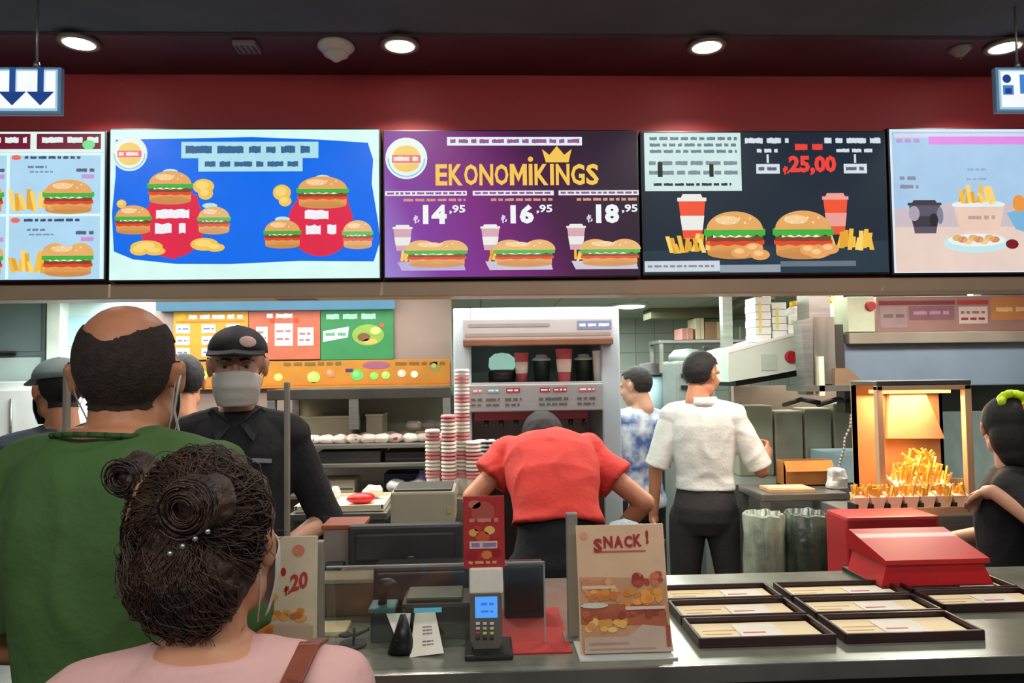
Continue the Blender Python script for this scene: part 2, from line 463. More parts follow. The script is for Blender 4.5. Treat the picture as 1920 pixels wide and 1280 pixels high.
TORSO = [(0, 0, .80, .13, .095), (0, -.008, .87, .165, .118), (0, -.01, .94, .168, .120), (0, 0, 1.02, .148, .104), (0, .004, 1.10, .142, .100), (0, .004, 1.20, .158, .108),
         (0, .002, 1.30, .172, .116), (0, -.004, 1.37, .176, .112), (0, -.012, 1.43, .160, .090), (0, -.018, 1.475, .105, .066), (0, -.022, 1.51, .062, .055)]
def bender(B, L=.34, zp=.98):
    def f(p):
        if B == 0 or p.z <= zp: return Vector(p)
        t = p.z - zp; r = L / B; a = B * min(t, L) / L
        c = Vector((0, r * (1 - math.cos(a)), zp + r * math.sin(a)))
        if t > L: c += Vector((0, math.sin(B), math.cos(B))) * (t - L)
        return c + Vector((p.x, 0, 0)) + Vector((0, math.cos(a), -math.sin(a))) * p.y
    return f
def person(label, loc, rz, H=1.75, build=1.0, skin=None, bend=0.0, head=(0, 0, 0), arms=None, shirt=None, sleeve=0.75, hem=.88, trousers=None,
           shoes=None, vox=.006, legs=None, curl=.5, group=None, grow=.014, fold=.006, belly=0.0, shirt_bits=None, headoff=(0, 0, 0), name='person', hkey='person'):
    root = thing(name, loc, label, 'person', group, rz)
    s = H / 1.75; S = Matrix.Scale(s, 4); W = bender(bend)
    hb = W(Vector((0, -.022, 1.51)))
    bd = Matrix.Rotation(-bend, 4, 'X')
    HM = Matrix.Translation(hb) @ bd @ Matrix.Translation(Vector((0, .03, .125)) + Vector(headoff)) @ Matrix.Rotation(head[2], 4, 'Z') @ Matrix.Rotation(head[0], 4, 'X') @ Matrix.Rotation(head[1], 4, 'Y')
    mb = MB(); add_head(mb, HM)
    mb.cap(HM @ Vector((0, -.03, -.10)), W(Vector((0, -.02, 1.46))), .054, .062)
    T = [(x, y + (belly * max(0, 1 - abs(z - 1.08) / .2) * .5), z, hw * build, hd * (1 + (build - 1) * .8) + belly * max(0, 1 - abs(z - 1.08) / .2) * .5) for x, y, z, hw, hd in TORSO]
    mb.loft(T, f=W)
    arms = arms or {}
    A = {}
    for sd, k in ((-1, 'L'), (1, 'R')):
        sh = W(Vector((sd * .172 * build, -.01, 1.415)))
        a = arms.get(k, {})
        el = Vector(a.get('e', (sd * (.235 * build), -.03, 1.12))); wr = Vector(a.get('w', (sd * .25 * build, .03, .87)))
        A[k] = (sd, sh, el, wr)
        mb.cap(W(Vector((sd * .05, -.02, 1.46))), sh, .05, .052); mb.cap(sh, el, .050 * build, .039); mb.cap(el, wr, .038, .026)
        add_hand(mb, wr, a.get('d', (0, .1, -1)), a.get('n', (-sd, 0, 0)), a.get('side', sd if a.get('flip') else -sd), a.get('curl', curl))
    legs = legs or {}
    LG = []
    for sd, k in ((-1, 'L'), (1, 'R')):
        hip = Vector((sd * .088, 0, .88)); kn = Vector(legs.get(k + 'k', (sd * .10, .015, .49))); an = Vector(legs.get(k + 'a', (sd * .105, -.02, .10)))
        LG.append((hip, kn, an)); mb.cap(hip, kn, .085, .056); mb.cap(kn, an, .054, .038)
        mb.cap(an + Vector((0, 0, -.04)), an + Vector((sd * .012, .13, -.062)), .034, .026)
    body = remesh(mb, vox, 3)
    bm_head = body.bm.copy()
    for v in body.bm.verts: v.co = S @ v.co
    bo = body.build('body', root, True, skin)
    def part(mbx, nm, m, par=root):
        for v in mbx.bm.verts: v.co = S @ v.co
        return mbx.build(nm, par, True, m)
    if shirt:
        sb = MB()
        g = grow
        secs = [(x, y, z, hw + g, hd + g) for x, y, z, hw, hd in T if z > hem + .02 and z < 1.48]
        z0 = hem; lo = min(T, key=lambda q: abs(q[2] - hem)); secs = [(lo[0], lo[1], z0, lo[3] + g * 1.25, lo[4] + g * 1.25)] + secs + [(0, -.022, 1.485, .095, .068), (0, -.022, 1.497, .080, .066)]
        sb.loft(secs, f=W)
        for k in 'LR':
            sd, sh, el, wr = A[k]
            r0 = .050 * build + g
            sb.cap(W(Vector((sd * .052, -.02, 1.452))), sh, .060, .056 + g)
            if sleeve <= 1:
                e = sh.lerp(el, sleeve); sb.ell(sh, (r0,) * 3); sb.cone(sh, e, r0 + .002, .046 + g * 1.2)
            else:
                e = el.lerp(wr, sleeve - 1); sb.cap(sh, el, r0, .040 + g); sb.cone(el, e, .040 + g, .030 + g)
        if shirt_bits: shirt_bits(sb, W, A)
        sb = remesh(sb, max(vox, .007), 3, fold, 7.0, dirs=(1, 1, 1))
        shm = sb.bm.copy()
        so = part(sb, 'shirt', shirt); root['_s'] = 0; del root['_s']
    else: shm = None
    if trousers:
        tb = MB(); g = .014
        secs = [(x, y, z, hw + g * .9, hd + g * .9) for x, y, z, hw, hd in T if z < (1.12 if hem > .95 else 1.0)]
        tb.loft(secs, f=W)
        for hip, kn, an in LG:
            tb.cap(hip, kn, .100, .074); tb.cap(kn, kn.lerp(an, .1), .074, .072); tb.cone(kn, an + Vector((0, 0, -.03)), .074, .062)
        part(remesh(tb, max(vox, .008), 4, .004, 6, dirs=(1, 1, .5)), 'trousers', trousers)
    if shoes:
        for hip, kn, an in LG:
            b = MB(); sd = 1 if an.x > 0 else -1
            b.cap(an + Vector((0, -.03, -.05)), an + Vector((sd * .012, .14, -.058)), .046, .040); b.box(an + Vector((sd * .006, .05, -.091)), (.088, .27, .018), None, None, .006)
            part(b, 'shoe', shoes)
    return dict(skin=skin, root=root, HM=HM, S=S, bm=bm_head, part=part, A=A, W=W, shirt=shm)

def short_hair(P, m, front=.055, low=-.05, t=.010, top=True, name='hair'):
    def pred(p):
        p = p + Vector((1, 1, 1)) * (.003 * noise.noise(p * 60))
        if p.z < low or abs(p.x) > .1 or p.y > .1 or p.y < -.13 or p.z > .14: return False
        if p.z < .08 and p.y > .028: return False
        if abs(p.x) > .072 and p.z < .02 and -.03 < p.y < .03: return False       # ears stay free
        line = .075 - max(0, (front - p.z)) * 1.5
        if p.z < front and p.y > -.012 - (front - p.z) * .25: return False
        if p.z >= front and p.y > .072: return False
        if not top:
            if p.z > .060 + .35 * abs(p.x) + .1 * (p.y + .1) or (p.z > .088): return False
        return True
    b = shell(P['bm'], pred, lambda p: t * (1 + .18 * noise.noise(p * 45)), P['HM'])
    return P['part'](b, name, m)
def face_bits(P, iris=(60, 40, 28), brow=(30, 22, 18)):
    HM = P['HM']
    for s in (-1, 1):
        b = MB(); b.ell(HM @ Vector((s * .031, .079, .006)), (.0108,) * 3, pmat((150, 138, 130))); b.ell(HM @ Vector((s * .031, .0850, .0045)), (.0066, .0052, .0066), pmat(iris)); b.ell(HM @ Vector((s * .031, .0800, .0125)), (.0150, .0098, .0062), P['skin'])
        for v in b.bm.verts: v.co = P['S'] @ v.co
        b.build('eye', P['root'], True)
        b = MB(); b.tube([HM @ Vector((s * .012, .097, .022)), HM @ Vector((s * .032, .095, .027)), HM @ Vector((s * .052, .083, .021))], .0046, None, 8, .0028)
        P['part'](b, 'eyebrow', pmat(brow))
def face_mask(P, m, loops=True):
    HM = P['HM']; b = MB(); NU, NV = 22, 14; lay = []
    for off in (0, -.004):
        g = []
        for j in range(NV + 1):
            v = j / NV; row = []
            yc = .121 + .012 * math.sin(min(1, v * 2.2) * PI * .5) - .026 * max(0, v - .45) / .55
            for i in range(NU + 1):
                u = -1 + 2 * i / NU
                x = .0725 * math.sin(u * 1.3) / math.sin(1.3) * (1 - .20 * v * v)
                y = .006 + (yc - .006) * max(0, math.cos(u * 1.42)) ** .62 + off + .0014 * math.sin(v * 6 * PI) * (1 - u * u)
                z = -.022 + .014 * (1 - u * u) - .104 * v - .004 * (1 - u * u) * v + .02 * abs(u) ** 3 * (v - .5)
                row.append(b.bm.verts.new(HM @ Vector((x, y, z))))
            g.append(row)
        lay.append(g)
    F = b.bm.faces.new; A_, B_ = lay
    for j in range(NV):
        for i in range(NU):
            F((A_[j][i], A_[j][i + 1], A_[j + 1][i + 1], A_[j + 1][i])); F((B_[j][i], B_[j + 1][i], B_[j + 1][i + 1], B_[j][i + 1]))
    for i in range(NU): F((A_[0][i], B_[0][i], B_[0][i + 1], A_[0][i + 1])); F((A_[NV][i], A_[NV][i + 1], B_[NV][i + 1], B_[NV][i]))
    for j in range(NV): F((A_[j][0], A_[j + 1][0], B_[j + 1][0], B_[j][0])); F((A_[j][NU], B_[j][NU], B_[j + 1][NU], A_[j + 1][NU]))
    for f in b.bm.faces: f.smooth = True
    mo = P['part'](b, 'face_mask', m)
    for s in (-1, 1):
        c = MB(); q = lambda *p: P['HM'] @ Vector(p)
        c.tube([q(s * .071, .010, -.030), q(s * .078, .006, .0), q(s * .082, -.006, .026), q(s * .083, -.024, .016), q(s * .077, -.020, -.03), q(s * .067, .0, -.07), q(s * .058, .010, -.115)], .0013)
        P['part'](c, 'ear_loop', m, mo)
def cap_hat(P, m, badge=None, twist=0.0, brim=True, name='cap', mm=None):
    q = Matrix.Rotation(twist, 4, 'Z')
    HM = P['HM'] @ q
    b = MB()
    rings = []
    for i in range(9):
        a = R(2 + i * 10.6); z = .052 + .080 * math.sin(a) - .004; r = math.cos(a)
        rings.append([b.bm.verts.new(HM @ Vector((.0905 * r * math.cos(t), -.010 + .109 * r * math.sin(t), z if i else .042))) for t in [2 * PI * k / 28 for k in range(28)]])
    b._skin(rings, None, True)
    b.ell(HM @ Vector((0, -.010, .126)), (.008, .008, .005))
    co = P['part'](b, name, m)
    if brim:
        b = MB(); n = 14; top = []; 
        for k in range(n + 1):
            a = R(20 + 140 * k / n); top.append(((.089 * math.cos(a), -.010 + .106 * math.sin(a)), (.082 * math.cos(a) * 1.05, .085 + .085 * math.sin(a))))
        for zz in (0,):
            va = [[b.bm.verts.new(HM @ Vector((x, y, .062 - (y - .06) * .14 - abs(x) * .16 + d))) for (x, y) in pr] for pr in top for d in (0,)]
            vb = [[b.bm.verts.new(HM @ Vector((x, y, .057 - (y - .06) * .14 - abs(x) * .16))) for (x, y) in pr] for pr in top]
            for k in range(n):
                b.bm.faces.new((va[k][0], va[k][1], va[k + 1][1], va[k + 1][0])); b.bm.faces.new((vb[k][0], vb[k + 1][0], vb[k + 1][1], vb[k][1]))
                b.bm.faces.new((va[k][1], vb[k][1], vb[k + 1][1], va[k + 1][1])); b.bm.faces.new((va[k][0], va[k + 1][0], vb[k + 1][0], vb[k][0]))
            for k in (0, n): b.bm.faces.new((va[k][0], va[k][1], vb[k][1], vb[k][0]))
        P['part'](b, 'brim', mm or m, co)
    if badge:
        b = MB(); a = badge[1]
        c = Vector((.0925 * .93 * math.sin(a), -.010 + .111 * .93 * math.cos(a), .078))
        nrm = Vector((math.sin(a), math.cos(a), .45)).normalized()
        b.ell(HM @ c, (.026, .019, .005), None, (HM.to_3x3() @ nrm.to_track_quat('Z', 'Y').to_matrix()))
        P['part'](b, 'badge', badge[0], co)
    return co
# ------------------------------------------------------------------ the setting
def gmat(name, cols, ax=(1, 0, 0), w=1.0, em=True, off=0.0):
    """a screen picture's own colour gradient along an axis of the object"""
    m = bpy.data.materials.new(name); m.use_nodes = True; nt = m.node_tree; p = nt.nodes['Principled BSDF']
    tc = nt.nodes.new('ShaderNodeTexCoord'); d = nt.nodes.new('ShaderNodeVectorMath'); d.operation = 'DOT_PRODUCT'; d.inputs[1].default_value = ax
    nt.links.new(tc.outputs['Object'], d.inputs[0])
    mr = nt.nodes.new('ShaderNodeMapRange'); mr.inputs['From Min'].default_value = -w / 2 + off; mr.inputs['From Max'].default_value = w / 2 + off
    nt.links.new(d.outputs['Value'], mr.inputs[0])
    r = nt.nodes.new('ShaderNodeValToRGB')
    while len(r.color_ramp.elements) < len(cols): r.color_ramp.elements.new(0.5)
    for i, c in enumerate(cols):
        r.color_ramp.elements[i].position = i / (len(cols) - 1); r.color_ramp.elements[i].color = (*[lin(v) for v in c], 1)
    nt.links.new(mr.outputs[0], r.inputs[0])
    if em:
        nt.links.new(r.outputs[0], p.inputs['Emission Color']); p.inputs['Emission Strength'].default_value = 1
        p.inputs['Base Color'].default_value = (.01, .01, .01, 1); p.inputs['Specular IOR Level'].default_value = 0.1
    else: nt.links.new(r.outputs[0], p.inputs['Base Color'])
    return m
def tiles(name, rgb, mortar, sx, sz, rough=0.4):
    m = bpy.data.materials.new(name); m.use_nodes = True; nt = m.node_tree; p = nt.nodes['Principled BSDF']
    tc = nt.nodes.new('ShaderNodeTexCoord'); mp = nt.nodes.new('ShaderNodeMapping'); mp.inputs['Rotation'].default_value = (R(90), 0, 0) if sz > 0 else (0, 0, 0)
    nt.links.new(tc.outputs['Object'], mp.inputs[0])
    b = nt.nodes.new('ShaderNodeTexBrick'); b.offset = 0; b.inputs['Color1'].default_value = (*[lin(v) for v in rgb], 1); b.inputs['Color2'].default_value = (*[lin(v * .94) for v in rgb], 1)
    b.inputs['Mortar'].default_value = (*[lin(v) for v in mortar], 1); b.inputs['Scale'].default_value = 1; b.inputs['Brick Width'].default_value = sx; b.inputs['Row Height'].default_value = abs(sz); b.inputs['Mortar Size'].default_value = .006
    nt.links.new(mp.outputs[0], b.inputs['Vector']); nt.links.new(b.outputs['Color'], p.inputs['Base Color']); p.inputs['Roughness'].default_value = rough
    return m
CZ = 2.842
struct(MB().span(-4.2, 4.2, -2.5, 8, -.05, 0), 'floor', tiles('floor_tiles', (96, 78, 68), (50, 46, 42), .3, -.3))
struct(MB().span(-4.2, 4.2, -2.5, 2.655, CZ, CZ + .06), 'ceiling', mat('dark_grey_ceiling', (78, 84, 88), .8, 0, .12, 3))
struct(MB().span(-4.2, 4.2, 2.655, 3.1, CZ - .012, CZ + .06), 'trim_1', mat('dark_maroon_soffit', (72, 36, 44), .45, 0, .15, 3))
struct(MB().span(-4.2, 4.2, 3.0, 3.1, 1.96, CZ - .012), 'wall_front', mat('red_fascia', (176, 42, 44), .5, 0, .12, 1.2, .06, 150))
X0, X1, Z0, Z1 = ext(0, 524, 1920, 550, 2.97)
struct(MB().span(-4.2, 4.2, 2.965, 3.1, 1.915, 1.975, None, .006), 'trim_2', mat('beige_bulkhead_edge', (186, 160, 132), .45, 0, .08, 2))
struct(MB().span(-4.2, 4.2, 3.1, 8, 2.15, 2.20), 'ceiling_kitchen', tiles('kitchen_ceiling_tiles', (176, 190, 168), (120, 130, 112), .6, -.6, .7))
bpy.data.objects['ceiling_kitchen'].name = 'ceiling.001'
struct(MB().span(-4.2, 4.2, 7.6, 7.7, 0, 2.15), 'wall_back', tiles('green_white_wall_tiles', (190, 205, 192), (150, 165, 152), .2, .2))
struct(MB().span(-4.2, -4.1, -2.5, 7.6, 0, CZ), 'wall_left', mat('wall_paint_pale', (170, 184, 180), .7))
struct(MB().span(4.1, 4.2, -2.5, 7.6, 0, CZ), 'wall_right', mat('wall_paint_pale', (170, 184, 180), .7))
# partition behind the left service area
a, b, _, _ = ext(290, 600, 846, 700, 4.2)
struct(MB().span(a, b, 4.2, 4.3, 0, 2.15), 'wall_middle', mat('taupe_partition', (140, 124, 112), .6, 0, .06, 3))
TP = ext(0, 0, 10, 10, 2.6)
# ceiling beams of the kitchen (dark ducts)
b = MB(); p, q = onz(1170, 606, 2.1), onz(1290, 606, 2.1)
b.span(p.x, q.x + .9, 6.3, 6.6, 2.06, 2.15, mat('olive_beam', (104, 108, 80), .7)); struct(b, 'trim_3')
b = MB(); p, q = onz(1310, 606, 2.1), onz(1420, 556, 2.1)
b.prism([(p.x, p.y, 2.08), (p.x + .25, p.y, 2.08), (q.x + .12, q.y, 2.08), (q.x - .02, q.y, 2.08)], (0, 0, .07), mat('olive_beam', (104, 108, 80), .7)); struct(b, 'trim_4')

# ------------------------------------------------------------------ ceiling fittings
def downlight(px, py, label, k):
    c = onz(px, py, CZ - .012)
    t = thing('recessed_downlight', (c.x, c.y, c.z - .012), label, 'ceiling light', 'recessed ceiling downlights', 0)
    MB().lathe([(.070, .012), (.074, 0), (.066, -.004), (.056, 0), (.052, .010), (.060, .012)], (c.x, c.y, c.z - .012), mat('lamp_trim_metal', (120, 105, 90), .4, .4)).build('trim_ring', t)
    MB().lathe([(.053, -.003), (.040, -.008), (.012, -.011)], (c.x, c.y, c.z - .010), emat((255, 250, 240), 6.0)).build('lamp', t)
    l = bpy.data.lights.new('downlight_spot', 'SPOT'); l.energy = k; l.spot_size = R(128); l.spot_blend = .55; l.shadow_soft_size = .05; l.color = (1, .9, .8)
    o = bpy.data.objects.new('downlight_spot', l); o.location = (c.x, c.y, c.z - .03); COL.objects.link(o)
downlight(148, 76, 'round lit downlight nearest the hanging arrow sign', 42)
downlight(750, 81, 'round lit downlight beside the large pale ceiling cone, above the purple menu screen', 42)
downlight(1325, 83, 'round lit downlight alone above the dark menu screen', 42)
downlight(1884, 84, 'round lit downlight at far right above the blue and white sign', 42)
c = onz(630, 84, CZ - .012)
t = thing('smoke_detector', c, 'large pale cone shaped detector on the dark red soffit', 'smoke detector')
MB().lathe([(.066, 0), (.068, -.012), (.060, -.02), (.02, -.055), (.012, -.062), (.001, -.064)], c, mat('detector_plastic', (190, 178, 165), .5)).build('housing', t)
MB().lathe([(.045, 0), (.045, -.006), (.001, -.006)], c + Vector((0, 0, -.034)), mat('detector_plastic', (190, 178, 165), .5)).build('sensor_ring', t)
c = onz(1800, 90, CZ - .012)
t = thing('smoke_detector', c, 'small dim cone shaped sprinkler or detector near the right downlight', 'smoke detector')
MB().lathe([(.040, 0), (.042, -.008), (.034, -.014), (.012, -.035), (.001, -.038)], c, mat('detector_plastic_dim', (120, 100, 92), .5)).build('housing', t)
MB().cone(c + Vector((0, 0, -.036)), c + Vector((0, 0, -.046)), .006, .004, STEEL_D).build('sensor_tip', t)
c = onz(463, 83, CZ - .012)
b = MB(); b.box(c + Vector((0, 0, -.010)), (.085, .085, .020), mat('detector_plastic_dim', (120, 100, 92), .5), None, .006)
for k in range(4): b.box(c + Vector((-.03 + k * .02, 0, -.021)), (.006, .06, .003), GREYP)
one(b, 'ceiling_speaker', 'small square grey fitting on the dark red soffit', 'ceiling fitting')

# hanging direction signs
def hang_sign(x0, y0, x1, y1, Y, rodpx, label, draw):
    X0, X1, Z0, Z1 = ext(x0, y0, x1, y1, Y)
    t = thing('hanging_sign', ((X0 + X1) / 2, Y, Z0), label, 'sign', 'lit signs hanging from the ceiling')
    MB().span(X0, X1, Y, Y + .022, Z0, Z1, mat('sign_blue_frame', (120, 165, 205), .4), .004).build('housing', t)
    X0, X1 = X0, X1
    for r in rodpx:
        xx = at(r, y0, Y).x
        MB().cone((xx, Y + .011, Z1), (xx, Y + .011, CZ), .004, .004, STEEL, 10).cone((xx, Y + .011, Z1), (xx, Y + .011, Z1 + .02), .012, .008, STEEL, 12).build('hanging_rod', t)
    A = Art(plane_f(x0, y0, x1, y1, Y)); draw(A); A.mb.build('lit_face', t)
def dl(A):
    A.rect(-144, 130, 108, 208, (150, 200, 232), 1); A.rect(-140, 133, 104, 203, (248, 252, 255), 2)
    for x in (-90, -32, 23, 76):
        A.rect(x - 6, 126, x + 6, 182, (24, 74, 142), 3)
        A.poly([(x - 26, 172), (x + 26, 172), (x, 198)], (20, 60, 132), 4)
        A.rect(x + 7, 133, x + 9, 170, (190, 215, 240), 3)
hang_sign(-150, 125, 114, 214, 2.42, (65, -100), 'lit white and blue sign with downward arrows hanging at upper left', dl)
def dr(A):
    A.rect(1873, 131, 2050, 205, (150, 200, 232), 1); A.rect(1877, 134, 2046, 201, (248, 252, 255), 2)
    A.oval(1888, 148, 8, 8, (24, 60, 140), 3); A.rect(1880, 160, 1900, 178, (70, 130, 200), 3); A.rect(1884, 166, 1896, 176, (24, 60, 140), 4); A.rect(1912, 140, 1930, 176, (60, 130, 200), 3)
    A.rect(1940, 140, 2030, 150, (24, 60, 140), 3)
hang_sign(1868, 126, 2054, 210, 2.42, (1912, 2010), 'lit blue and white sign cut by the right edge, hung from the ceiling', dr)

# ------------------------------------------------------------------ menu screens on the red fascia
def screen(x0, y0, x1, y1, label, base, draw):
    Y = 2.94
    X0, X1, Z0, Z1 = ext(x0, y0, x1, y1, Y)
    t = thing('menu_screen', ((X0 + X1) / 2, Y, Z0), label, 'menu screen', 'menu screens above the counter')
    MB().span(X0, X1, Y + .002, 3.0, Z0, Z1, BLACKP, .004).build('housing', t)
    A = Art(plane_f(x0, y0, x1, y1, Y))
    A.mb.poly([A.f(x, y, 0) for x, y in ((x0 + 3, y0 + 3), (x1 - 3, y0 + 3), (x1 - 3, y1 - 3), (x0 + 3, y1 - 3))], base)
    draw(A)
    A.mb.build('screen_picture', t)
def s1(A):
    W_ = (224, 250, 246); M_ = (112, 22, 50)
    A.rect(-286, 247, 194, 286, (228, 244, 240), 1)
    x = -280
    A.rnd.seed(5)
    for seg in ((-270, -170), (-150, -50), (-30, 54), (66, 188)):
        A.rect(seg[0], 251, seg[1], 280, M_, 2)
        A.glyphs(seg[0] + 10, seg[1] - 4, 263, 13, (226, 240, 238), 3)
    A.oval(165, 272, 12, 9, (120, 226, 150), 5)
    for yy in (287, 402): A.rect(-286, yy, 194, yy + 5, W_, 2)
    for xx in (-150, 10, 188): A.rect(xx, 287, xx + 6, 524, W_, 2)
    for cx in (-210, -70, 100):
        for yy, lg in ((296, False), (414, True)):
            A.oval(cx - 72, yy, 9, 5, (236, 110, 100), 3); A.glyphs(cx - 56, cx + 50, yy, 6, (60, 80, 110), 3)
            A.glyphs(cx - 50, cx - 14, yy + 18, 5, (110, 130, 160), 3); A.glyphs(cx - 46, cx, yy + 27, 4, (130, 150, 176), 3)
            A.glyphs(cx + 42, cx + 78, yy + 24, 8, (86, 100, 130), 3); A.rect(cx + 52, yy + 32, cx + 76, yy + 40, (200, 150, 210), 3)
            A.fries(cx - 40, yy + 82, 70, 40); A.burger(cx + 28, yy + 72, 96, 60, 5, lg)
screen(-290, 244, 199, 528, 'pale blue menu screen at far left with burger meals in a grid', emat((176, 216, 242)), s1)
def s2(A):
    A.rnd.seed(2)
    A.poly([(216, 262), (330, 260), (470, 257), (600, 262), (690, 268), (700, 300), (697, 345), (709, 420), (712, 455), (700, 492), (560, 490), (430, 495), (330, 494), (250, 485), (214, 470), (210, 400), (216, 330)], (8, 108, 236), 1)
    A.badge(242, 288, 33, 3)
    A.rect(338, 266, 596, 297, (176, 226, 238), 3); A.rect(370, 297, 566, 322, (176, 226, 238), 3)
    A.glyphs(346, 590, 281, 16, (58, 104, 150), 4); A.glyphs(382, 558, 308, 12, (58, 104, 150), 4)
    for cx, cy, rx, ry in ((322, 425, 60, 58), (600, 420, 62, 62)):
        A.oval(cx, cy, rx, ry, (224, 40, 74), 3)
        A.poly([(cx - rx * .98, cy - 5), (cx - rx * .6, cy - 55), (cx + rx * .75, cy - 60), (cx + rx, cy - 5), (cx + rx * .5, cy + 45), (cx - rx * .5, cy + 45)], (224, 40, 74), 3.5)
    A.poly([(296, 470), (350, 470), (326, 486)], (224, 40, 74), 3.2)
    A.glyphs(292, 360, 401, 20, (240, 240, 246), 4); A.glyphs(290, 352, 428, 22, (240, 240, 246), 4)
    A.glyphs(570, 636, 404, 20, (240, 240, 246), 4); A.glyphs(572, 634, 432, 20, (240, 240, 246), 4)
    A.burger(318, 350, 84, 58, 5); A.burger(250, 410, 68, 50, 5); A.burger(400, 412, 62, 48, 5, False, .15)
    A.burger(604, 360, 98, 56, 5); A.burger(528, 438, 70, 50, 5); A.burger(670, 440, 58, 50, 5, False, .2)
    for cx, cy, rx, ry in ((380, 350, 20, 14), (384, 363, 14, 12), (228, 382, 9, 8), (527, 362, 17, 15), (533, 378, 12, 10), (275, 462, 30, 12), (262, 468, 18, 10), (290, 470, 20, 8), (382, 458, 26, 12), (402, 464, 18, 8)):
        A.oval(cx, cy, rx, ry, (240, 196, 84), 5); A.oval(cx - 2, cy - 2, rx * .6, ry * .55, (250, 216, 120), 6)
    for cx, cy in ((318, 322), (604, 334), (392, 386), (528, 412)): A.oval(cx, cy, 14, 5, (190, 230, 240), 4)
screen(203, 240, 714, 526, 'menu screen with white rim and blue ground, burgers round two red blobs', emat((218, 252, 246)), s2)
def s3(A):
    A.rnd.seed(9)
    A.badge(762, 297, 39, 3)
    A.rect(838, 257, 1092, 273, (226, 240, 240), 2); A.glyphs(844, 1088, 265, 9, (150, 90, 150), 3)
    G = (246, 200, 84)
    x = 816
    for ch, w in zip('EKONOMİKİNGS', (22, 26, 26, 26, 26, 32, 9, 26, 9, 26, 26, 24)):
        if ch == 'İ': A.rect(x + 1, 308, x + w - 1, 348, G, 4); A.oval(x + w / 2, 299, 5, 5, G, 4)
        elif ch == 'M': A.poly([(x, 348), (x, 308), (x + 8, 308), (x + w / 2, 328), (x + w - 8, 308), (x + w, 308), (x + w, 348), (x + w - 8, 348), (x + w - 8, 324), (x + w / 2, 342), (x + 8, 324), (x + 8, 348)], G, 4)
        else: A.text(ch, x + w / 2, 328, w, 40, G, 4, .03)
        x += w + 2.6
    A.poly([(1016, 280), (1030, 291), (1044, 274), (1058, 291), (1072, 280), (1066, 305), (1023, 305)], G, 5)
    for k, (x, p) in enumerate(((722, '14'), (885, '16'), (1046, '18'))):
        A.rect(x, 358, x + 152, 367, (230, 238, 240), 2); A.glyphs(x + 4, x + 150, 362.5, 5, (150, 90, 150), 3)
        A.glyphs(x + 34, x + 150, 375, 6, (214, 150, 130), 3)
        A.text(p, x + 92, 402, 44, 36, (240, 244, 246), 4, .05); A.text(',95', x + 134, 393, 30, 17, (236, 240, 244), 4, .03)
        A.text('₺', x + 58, 411, 11, 15, (220, 214, 236), 4, .02)
        A.cup(x + 32, 445, 34, 48, (216, 170, 182), 3); A.fries(x + 50, 478, 40, 26, 3)
        A.burger(x + 95, 473, 112, 48, 6, True, .12)
        A.poly([(x + 22, 490), (x + 144, 490), (x + 148, 506), (x + 30, 506)], (206, 200, 216) if k else (190, 176, 220), 3)
screen(718, 243, 1199, 521, 'purple menu screen with golden lettering and three priced meals', gmat('purple_screen_gradient', ((166, 150, 226), (132, 62, 160), (122, 40, 122), (70, 28, 66), (48, 32, 50)), (1, 0, .45), 1.15), s3)
def s4(A):
    A.rnd.seed(4)
    A.rect(1210, 249, 1390, 358, (206, 232, 230), 2)
    for yy in (260, 272, 284): A.glyphs(1220, 1384, yy, 7, (96, 124, 134), 3)
    for yy in (306, 324): A.glyphs(1218, 1384, yy, 9, (120, 140, 146), 3)
    A.rect(1234, 304, 1243, 332, (20, 26, 32), 4); A.rect(1330, 308, 1338, 332, (20, 26, 32), 4); A.glyphs(1226, 1372, 346, 6, (40, 50, 60), 3)
    Wt = (214, 226, 232)
    for a0, a1 in ((1398, 1482), (1548, 1662)):
        A.glyphs(a0, a1, 264, 12, Wt, 3); A.glyphs(a0 + 22, a1 - 22, 283, 8, Wt, 3); A.rect((a0 + a1) / 2 - 2, 290, (a0 + a1) / 2 + 2, 306, Wt, 3)
        A.rect((a0 + a1) / 2 - 22, 308, (a0 + a1) / 2 + 22, 326, Wt, 3); A.glyphs((a0 + a1) / 2 - 18, (a0 + a1) / 2 + 18, 317, 8, (90, 100, 120), 4)
    A.text('25,00', 1524, 311, 90, 38, (240, 66, 58), 4, .05); A.glyphs(1492, 1544, 276, 14, (240, 66, 58), 4); A.text('₺', 1474, 320, 12, 16, (240, 66, 58), 4)
    A.poly([(1203, 470), (1662, 452), (1662, 512), (1203, 512)], (38, 56, 70), 1)
    A.cup(1296, 406, 50, 84, (240, 84, 52), 3); A.cup(1565, 402, 46, 78, (240, 84, 52), 3, (236, 160, 150))
    A.fries(1290, 458, 66, 34, 4); A.fries(1596, 452, 70, 40, 4)
    A.burger(1374, 438, 112, 82, 6); A.burger(1502, 438, 112, 84, 6)
    for cx, cy in ((1384, 474), (1408, 466), (1420, 478), (1528, 476), (1550, 468), (1512, 470)): A.oval(cx, cy, 18, 10, (234, 166, 96), 14); A.oval(cx - 3, cy - 3, 9, 5, (248, 200, 140), 15)
    A.rect(1206, 488, 1345, 508, (206, 214, 224), 3); A.glyphs(1212, 1340, 498, 5, (130, 140, 150), 4); A.rect(1345, 496, 1458, 510, (150, 160, 172), 3); A.rect(1458, 490, 1600, 500, (104, 116, 128), 3)
screen(1203, 245, 1665, 515, 'dark menu screen with red 25,00 price between two burgers', emat((26, 40, 54)), s4)
